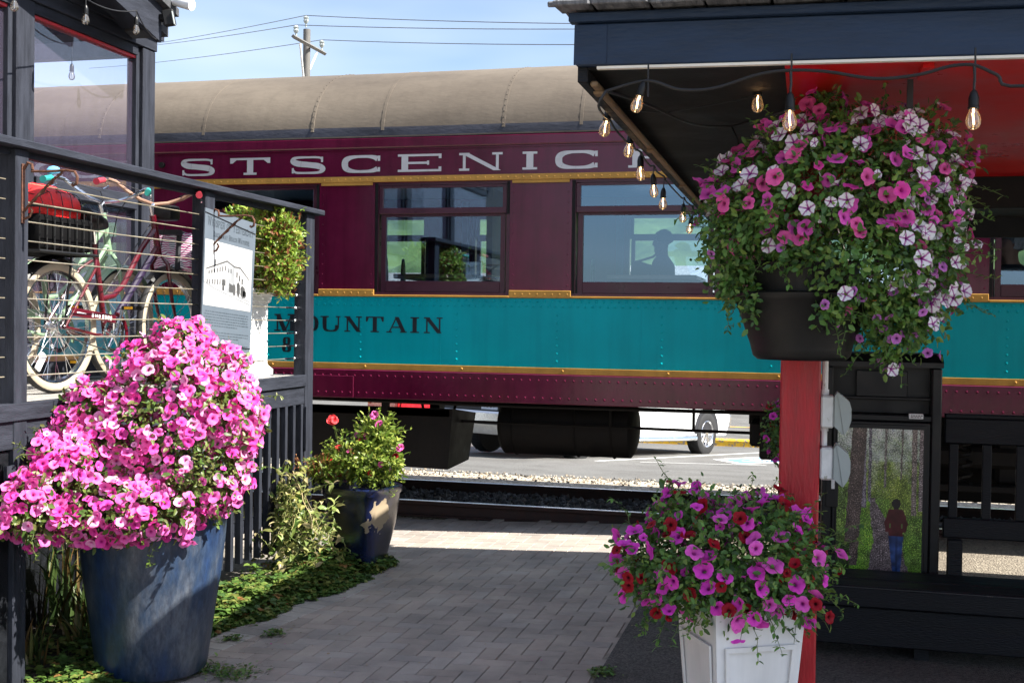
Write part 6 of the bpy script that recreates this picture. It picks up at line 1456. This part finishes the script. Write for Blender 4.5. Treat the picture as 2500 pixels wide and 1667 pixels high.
# the big pink petunia
KB = 1/470
def EB(x, y, Yd, rx, ry, rz): return E_(x, y, Yd, rx*KB*Yd/5.05, ry*KB, rz*KB*Yd/5.05)
big_e = [EB(405, 985, 5.05, 165, 150, 185), EB(415, 845, 5.08, 78, 85, 105), EB(505, 950, 5.1, 80, 105, 135), EB(285, 1030, 4.95, 135, 130, 135), EB(165, 1110, 4.70, 105, 110, 125), EB(85, 1165, 4.50, 75, 75, 85), EB(270, 1165, 4.78, 190, 130, 78), EB(462, 1095, 4.95, 88, 110, 85), EB(215, 985, 4.9, 95, 90, 95)]
def bigw(p):
    r = Vector((p.x+2.70, 0, p.z-.90)); g = 1-.85*math.exp(-(r.x/.16)**2-(r.z/.16)**2); r2 = Vector((p.x+2.9, 0, p.z-1.22)); g *= 1-.5*math.exp(-(r2.x/.09)**2-(r2.z/.12)**2); return g*(.12 if noise.noise(p*6.5+Vector((3, 1, 2))) > .26 else 1)
bush('petunia_plant', 'huge mound of bright pink petunias spilling over the big blue round pot', 'flowering plant', (PX, PY, PZ+.72), big_e, 10500, .034, SUNG,
     [(PINK, 'p', .56, 1.0), (PINK2, 'p', .30, 1.0), (PALE, 'p', .14, 1.0)], 1900, 11, wf=bigw, fsz=.0280, minsep=.44, trails=40, flowerup=.15, face=Vector((.35, -.6, .1)))
# hanging planter: trailing petunias, starry ones on the right, small lilac ones low down
hx, hy = -.016, 3.745
hang_e = [E_(1925, 445, 3.75, .34, .30, .22), E_(1735, 500, 3.72, .17, .2, .17), E_(2065, 560, 3.78, .18, .22, .30), E_(1890, 250, 3.80, .06, .06, .115), E_(1990, 620, 3.82, .13, .10, .13), E_(2075, 690, 3.80, .12, .14, .12), E_(1945, 590, 3.58, .22, .12, .13), E_(1690, 600, 3.72, .085, .12, .15), E_(2010, 360, 3.75, .24, .24, .14), E_(2035, 790, 3.74, .045, .05, .08), E_(1905, 700, 3.56, .06, .05, .07), E_(1735, 690, 3.62, .04, .05, .07), E_(1960, 640, 3.70, .17, .14, .12), E_(1975, 670, 3.66, .13, .10, .10), E_(1850, 550, 3.62, .15, .08, .06), E_(2095, 470, 3.78, .145, .2, .2)]
def left(p): return max(0, min(1, (p.x+.02)/.22))
def hw(p):
    k = .16+1.6*max(0, min(1, (p.z-1.93)/.12)) + .8*max(0, min(1, (p.x-.18)/.12))
    if p.x < -.13 and p.z < 2.04: k *= .2
    return min(1, k)
def hcut(p):
    if -.15 < p.x < .02 and p.z < 1.84 and p.y < 3.72 and noise.noise(p*14) < .42: return True
    return (p.x-hx)**2+(p.y-hy)**2 < .16**2 and p.z < 1.84 and p.y > 3.60
bush('petunia_plant', 'trailing petunias with pink, white striped and small lilac flowers filling the black hanging planter', 'flowering plant', (hx, hy, 1.86), hang_e, 15500, .024, DKG,
     [(MAG2, 'p', lambda p: .45 if p.z > 1.95 else .06, 1.0), (ROSE, 'p', lambda p: .22 if p.z > 1.9 else .05, .95), (STAR, 'star', lambda p: (.25+.6*max(0, min(1, (p.x-.08)/.15))) if p.z > 1.75 else .1, .92), (LILAC, 'p', lambda p: .7 if p.z < 1.92 else .03, .58), (PINK2, 'p', lambda p: .1 if p.z > 1.9 else 0, .9)], 520, 23, wf=hw, fsz=.0272, minsep=.50, trails=70, shell=.09, cut=hcut, face=Vector((0, -.5, 0)), lw=.55)
wp_e = [E_(1650, 1270, 3.80, .24, .24, .15), E_(1510, 1290, 3.76, .13, .17, .12), E_(1790, 1290, 3.78, .15, .17, .14), E_(1585, 1180, 3.82, .12, .14, .08), E_(1720, 1200, 3.82, .16, .16, .09), E_(1850, 1370, 3.74, .06, .08, .08), E_(1650, 1385, 3.66, .19, .08, .075), E_(1650, 1330, 3.70, .26, .14, .10)]
def wcut(p): return abs(p.x+.195) < .13 and abs(p.y-3.80) < .13 and p.z < .76
bush('petunia_plant', 'rounded petunias in magenta pink and dark crimson growing in the white tapered planter', 'flowering plant', (-.195, 3.80, .8), wp_e, 6800, .026, DKG,
     [(MAG, 'p', .62, 1.0), (MAG2, 'p', .2, 1.05), (CRIM, 'p', lambda p: .55 if p.x < -.2 else .3, .82)], 215, 37, wf=lambda p: .8 if p.z > .76 else .55, fsz=.028, minsep=.64, trails=50, cut=wcut, face=Vector((0, -.55, .1)))
far_e = [(-.17, 7.08, 1.02, .075, .08, .16), (-.12, 7.1, 1.16, .08, .08, .07)]
bush('trailing_plant', 'small trailing red and pink flowers past the left edge of the red post', 'flowering plant', (-.14, 7.15, 1.15), far_e, 500, .03, DKG, [(CRIM, 'p', .4, 1), (MAG, 'p', .6, 1)], 26, 41, fsz=.026)
fb = thing('hanging_planter', 'small basket on the far canopy post behind the red post', 'planter', (-.09, 7.14, 1.05)); b = MB(); b.lathe([(0, 0), (.06, 0), (.09, .12), (.08, .12), (0, .1)], Matrix.Translation((-.10, 7.12, 1.02)), 16); b.bx(-.1, -.08, 7.12, 7.184, 1.1, 1.12); b.build('pot', BLACKP, fb)
# small square pot: wild mix of sweet peas
p2_e = [E_(828, 1060, 7.55, .235, .19, .11), E_(862, 1010, 7.58, .14, .12, .14), E_(755, 1075, 7.5, .13, .13, .06), E_(890, 1070, 7.55, .09, .12, .10)]
bush('mixed_flowers', 'straggly green plant with red, pink and white flowers in the square blue pot', 'flowering plant', (SXp, SYp, .45), p2_e, 5600, .044, [(.16, .24, .035), (.22, .30, .05), (.26, .32, .06), (.30, .34, .06), (.12, .20, .03)], [(SALM, 'p', .35, 1), (ROSE, 'p', .3, .9), (WHT, 'p', .18, .9), (CRIM, 'p', .15, .8)], 20, 53, wf=lambda p: .9, fsz=.026, trails=48, droop=-.25, lw=.42, shell=.13)
acc = ([], [], []); rnd = random.Random(61)                   # tall flower stalks and dried reddish seed heads
t = thing('flower_stalks', 'dry reddish brown seed stalks at the left of the square blue pot', 'plant', (SXp-.2, SYp, .5))
for k in range(120):
    c = P(rnd.gauss(735, 22), 1095, Y=7.45+rnd.uniform(-.1, .12)); hgt = rnd.uniform(.03, .17); d = Vector((rnd.gauss(0, .25), rnd.gauss(0, .2), 1)); pts = [c+d*hgt*i/4+Vector((rnd.gauss(0, .004), 0, 0)) for i in range(5)]
    tube_acc(acc, pts, .0016, lin((.28, .11, .05), rnd.uniform(.7, 1.3)))
    for j in range(9): q = pts[rnd.randrange(1, 5)]; leaf(acc, q, Vector((rnd.gauss(0, 1), rnd.gauss(0, 1), rnd.gauss(0, .8))), Vector((0, 0, 1)), .014, .008, lin(rnd.choice([(.40, .14, .06), (.30, .16, .06), (.45, .22, .10)]), rnd.uniform(.7, 1.3)))
link('stalks', mesh_of('stalks', acc), LEAFM, t)
acc = ([], [], []); t = thing('flower_stalks', 'tall thin sweet pea stalks tipped with red and pink above the square blue pot', 'plant', (SXp, SYp, .5)); fl = []
for (x, y, pal, s_) in ((760, 965, SALM, 1.2), (858, 955, ROSE, 1.1), (868, 975, ROSE, .9), (828, 1000, CRIM, 1), (822, 998, MAG2, 1), (838, 1002, ROSE, .9), (775, 1030, SALM, .9), (850, 1038, SALM, .8), (917, 1030, ROSE, .9), (886, 1080, WHT, 1.3), (905, 1050, CRIM, .8), (765, 968, SALM, 1.1)):
    c = P(x, y, Y=7.5); r0 = Vector((c.x*.3+(SXp)*.7, 7.53, .58)); pts = [r0.lerp(c, i/7)+Vector((.02*math.sin(i*1.2+x), 0, 0))*(1-i/7) for i in range(8)]; tube_acc(acc, pts, .0024, lin((.18, .24, .06), 1))
    for q in pts[2:]:
        for j in range(4): leaf(acc, q, Vector((rnd.gauss(0, 1), rnd.gauss(0, 1), rnd.gauss(.3, .7))), Vector((0, 0, 1)), rnd.uniform(.02, .045), .016, lin(rnd.choice(SUNG), rnd.uniform(.9, 1.5)))
    g = petunia_geo(1, pal, 'p', int(x)); a2 = ([], [], [])
    for j in range(2): inst(*g, Matrix.Translation(c+Vector((.012*j, 0, .012*j))) @ frame_z(Vector((rnd.gauss(.3, .4), -1, rnd.gauss(.4, .3))), j) @ Matrix.Diagonal((.026*s_,)*3+(1,)), 1, a2)
    fl.append(a2)
link('stalks', mesh_of('stalks', acc), LEAFM, t)
for a2 in fl: link('flower', mesh_of('flower', a2), PLANT, t)
# shrub in the white planter box on the deck
shrub_e = [E_(595, 565, 7.3, .25, .22, .21), E_(628, 535, 7.25, .17, .2, .14), E_(628, 610, 7.25, .17, .18, .18), E_(575, 505, 7.3, .15, .16, .09)]
def shk(p): return 1
bush('boxwood_shrub', 'bushy yellow green shrub with a few reddish leaves in the white planter box', 'shrub', (-3.83, 7.23, 1.85), shrub_e, 6800, .040, [(.20, .30, .035), (.14, .24, .03), (.27, .34, .05), (.17, .27, .03), (.30, .32, .06), (.22, .08, .035)], [], 0, 71, trails=16, droop=-.35, shell=.11, lw=.45)
# dry sweet pea vines between the two pots
acc = ([], [], []); rnd = random.Random(81); t = thing('sweet_pea_vine', 'tangled yellowing sweet pea vines hanging from the square blue pot toward the deck', 'vine', (-2.95, 7.1, 0))
dry = [(.40, .38, .15), (.34, .36, .14), (.28, .32, .10), (.45, .38, .20), (.20, .27, .08)]
for k in range(52):
    a = P(rnd.choice([rnd.gauss(760, 30), rnd.gauss(680, 25), rnd.gauss(655, 28), rnd.gauss(645, 28), rnd.gauss(660, 25)]), rnd.gauss(1160, 45), Y=7.22+rnd.uniform(-.12, .10)); e = P(rnd.gauss(668, 48), rnd.gauss(1275, 40), Y=7.0+rnd.uniform(-.2, .15)); a.z = max(a.z, .12); e.z = max(e.z, .02)
    c1 = a.lerp(e, .35)+Vector((rnd.gauss(0, .12), rnd.gauss(-.05, .05), rnd.gauss(.02, .08))); pts = []
    for i in range(11): u = i/10; q = a*(1-u)**2+c1*2*u*(1-u)+e*u*u+Vector((rnd.gauss(0, .007), rnd.gauss(0, .007), rnd.gauss(0, .007))); q.z = max(q.z, -.06); pts.append(q)
    tube_acc(acc, pts, rnd.uniform(.0018, .0042), lin(rnd.choice(dry), rnd.uniform(.8, 1.2)), 5)
    for q in pts:
        if rnd.random() < .62:
            for j in range(rnd.randrange(1, 4)):
                sz = rnd.uniform(.03, .075); leaf(acc, q, Vector((rnd.gauss(0, 1), rnd.gauss(0, 1), rnd.gauss(0, .7))), Vector((rnd.gauss(0, .5), rnd.gauss(0, .5), 1)), sz, sz*rnd.uniform(.4, .75), lin(rnd.choice(dry+SUNG+[(.42, .40, .12)]), rnd.uniform(.7, 1.3)), .3, .6)
for k in range(26):                                           # stalk tops against the pot and the slats
    a = P(rnd.gauss(662, 24), rnd.gauss(1180, 50), Y=7.2+rnd.uniform(-.1, .12)); pts = [a+Vector((rnd.gauss(0, .012)*i, rnd.gauss(0, .008)*i, .03*i)) for i in range(6)]; tube_acc(acc, pts, .002, lin(rnd.choice(dry), 1))
    for q in pts: 
        for j in range(2): sz = rnd.uniform(.015, .045); leaf(acc, q, Vector((rnd.gauss(0, 1), rnd.gauss(0, 1), rnd.gauss(.3, .7))), Vector((0, 0, 1)), sz, sz*.35, lin(rnd.choice(dry+SUNG), rnd.uniform(.8, 1.3)))
link('vines', mesh_of('vines', acc), LEAFM, t)
# ground cover (strawberry-like leaves), uncountable
acc = ([], [], []); rnd = random.Random(91)
def bedx(y): return -2.80-.21*max(0, 7.2-y) if y > 5.5 else -3.157+.27*(5.5-y)
n_ = 0
while n_ < 10500:
    y = rnd.uniform(3.6, 8.0); xe = bedx(y)+.07*noise.noise(Vector((y*3, 1, 0)))+.05*noise.noise(Vector((y*11, 1, 0))); x = xe-abs(rnd.gauss(0, .32))
    if x < (-3.52 if y > 5.6 else -4.0) or (x+3.08)**2+(y-5.05)**2 < .25**2: continue
    if y > 7.25 and x > -3.1 and (x-SXp)**2+(y-SYp)**2 > .25**2: continue
    edge = min(1, (xe-x)/.22+.12); hgt = .015+.19*edge*(.35+.65*rnd.random())*(.6+.6*abs(noise.noise(Vector((x*4, y*4, 0))))); 
    if y < 5.0: hgt *= .7
    p = Vector((x, y, gz(x)+hgt*rnd.uniform(.35, 1))); g = rnd.choice([(.07, .14, .03), (.10, .18, .035), (.14, .21, .045), (.055, .11, .03), (.18, .20, .05)])
    if rnd.random() < .03: g = (.28, .14, .05)
    an = rnd.uniform(0, 6.3); sz = rnd.uniform(.022, .05)
    for j in range(3):
        d = Vector((math.cos(an+(j-1)*1.25), math.sin(an+(j-1)*1.25), rnd.uniform(-.25, .35))); leaf(acc, p, d, Vector((rnd.gauss(0, .25), rnd.gauss(0, .25), 1)), sz, sz*.8, lin(g, rnd.uniform(.8, 1.25)), .18, .25)
    if rnd.random() < .25: tube_acc(acc, [Vector((x+rnd.gauss(0, .02), y, gz(x)-.01)), p], .0015, lin((.16, .16, .06), 1), 3)
    n_ += 1
o = link('ground_cover', mesh_of('ground_cover', acc), LEAFM); tag(o, 'low leafy green ground cover along the foot of the deck', 'ground cover'); o['kind'] = 'stuff'
# strap-leaved clumps in front of the deck
def blades(name, lab, spots, n, h, seed, cols):
    acc = ([], [], []); rnd = random.Random(seed); t = thing(name, lab, 'plant', (spots[0][0], spots[0][1], gz(spots[0][0])))
    for (cx, cy, sp) in spots:
        for k in range(n):
            x, y = cx+rnd.gauss(0, sp), cy+rnd.gauss(0, sp*.6); an = rnd.uniform(0, 6.3); hh = h*rnd.uniform(.5, 1.15); lean = abs(rnd.gauss(.16, .13)); w_ = rnd.uniform(.007, .013)
            d = Vector((math.cos(an), math.sin(an), 0)); s = Vector((-d.y, d.x, 0)); col = rnd.choice(cols); off = len(acc[0]); m = 7; bend = rnd.uniform(.2, 1.4)
            for i in range(m+1):
                u = i/m; q = Vector((x, y, gz(x)-.01))+d*(lean*hh*(u+bend*u**3))+Vector((0, 0, hh*(u-.38*bend*u**3))); ww = w_*(1-u**2.2)*(.7+.6*math.sin(u*2.6)); c = lin(col, (.8+.5*u)*rnd.uniform(.9, 1.1))
                if u > .75 and rnd.random() < .5: c = lin((.24, .13, .045), 1)
                acc[0].append(q-s*ww); acc[0].append(q+d*.003); acc[0].append(q+s*ww); acc[1].extend([c]*3)
            for i in range(m):
                o_ = off+i*3; acc[2].append((o_, o_+1, o_+4, o_+3)); acc[2].append((o_+1, o_+2, o_+5, o_+4))
    link('blades', mesh_of('blades', acc), LEAFM, t)
q1, q2_, q3_, q4_ = P(130, 1450, Z=-.08), P(60, 1540, Z=-.08), P(190, 1480, Z=-.08), P(220, 1490, Z=-.08)
ic = [(.045, .085, .02), (.06, .10, .025), (.075, .10, .03), (.15, .10, .035), (.035, .065, .02)]
blades('iris_clump', 'tall clump of sword-shaped leaves with brown tips behind the big blue pot', [(q1.x, q1.y, .10), (q3_.x-.02, q3_.y+.05, .07), (q3_.x+.1, q3_.y+.2, .06)], 46, .80, 101, ic)
blades('iris_clump', 'short yellowing strap-leaved clump at the bottom left corner', [(q2_.x, q2_.y-.02, .09), (q2_.x+.04, q2_.y-.12, .07), (q4_.x, q4_.y-.14, .035)], 34, .34, 103, ic+[(.17, .17, .05), (.20, .12, .04), (.24, .20, .08)])
# weeds and fallen leaves on the paving
acc = ([], [], []); rnd = random.Random(111)
for (px, py, r, n) in ((1385, 1550, .05, 120), (540, 1555, .10, 170), (630, 1460, .05, 90), (530, 1470, .05, 70), (880, 1290, .07, 130), (470, 1540, .10, 160), (560, 1430, .06, 90)):
    c = P(px, py, Z=gz(-1 if px > 1000 else -2.9))
    for k in range(n):
        x, y = c.x+rnd.gauss(0, r*.6), c.y+rnd.gauss(0, r*.6); p = Vector((x, y, gz(x)+rnd.uniform(.003, .025))); sz = rnd.uniform(.012, .035)
        leaf(acc, p, Vector((rnd.gauss(0, 1), rnd.gauss(0, 1), rnd.uniform(0, .6))), Vector((0, 0, 1)), sz, sz*.6, lin(rnd.choice(SUNG+DKG), rnd.uniform(.7, 1.2)))
for k in range(190):
    x, y = rnd.uniform(-3.0, .6), rnd.uniform(4.2, 9.4)
    if rnd.random() < .5: x = -2.9+abs(rnd.gauss(0, .25)); y = rnd.uniform(4.5, 7.3)
    z = max(gz(x), .014+.002*x if x > -.93 else -1); sz = rnd.uniform(.006, .02); leaf(acc, Vector((x, y, z+.004)), Vector((rnd.gauss(0, 1), rnd.gauss(0, 1), .05)), Vector((rnd.gauss(0, .2), rnd.gauss(0, .2), 1)), sz, sz*.5, lin(rnd.choice([(.2, .12, .05), (.12, .07, .03), (.3, .22, .1), (.45, .08, .25)]), 1))
o = link('weeds', mesh_of('weeds', acc), LEAFM); tag(o, 'small weeds and fallen petals scattered along the paving joints', 'weeds'); o['kind'] = 'stuff'
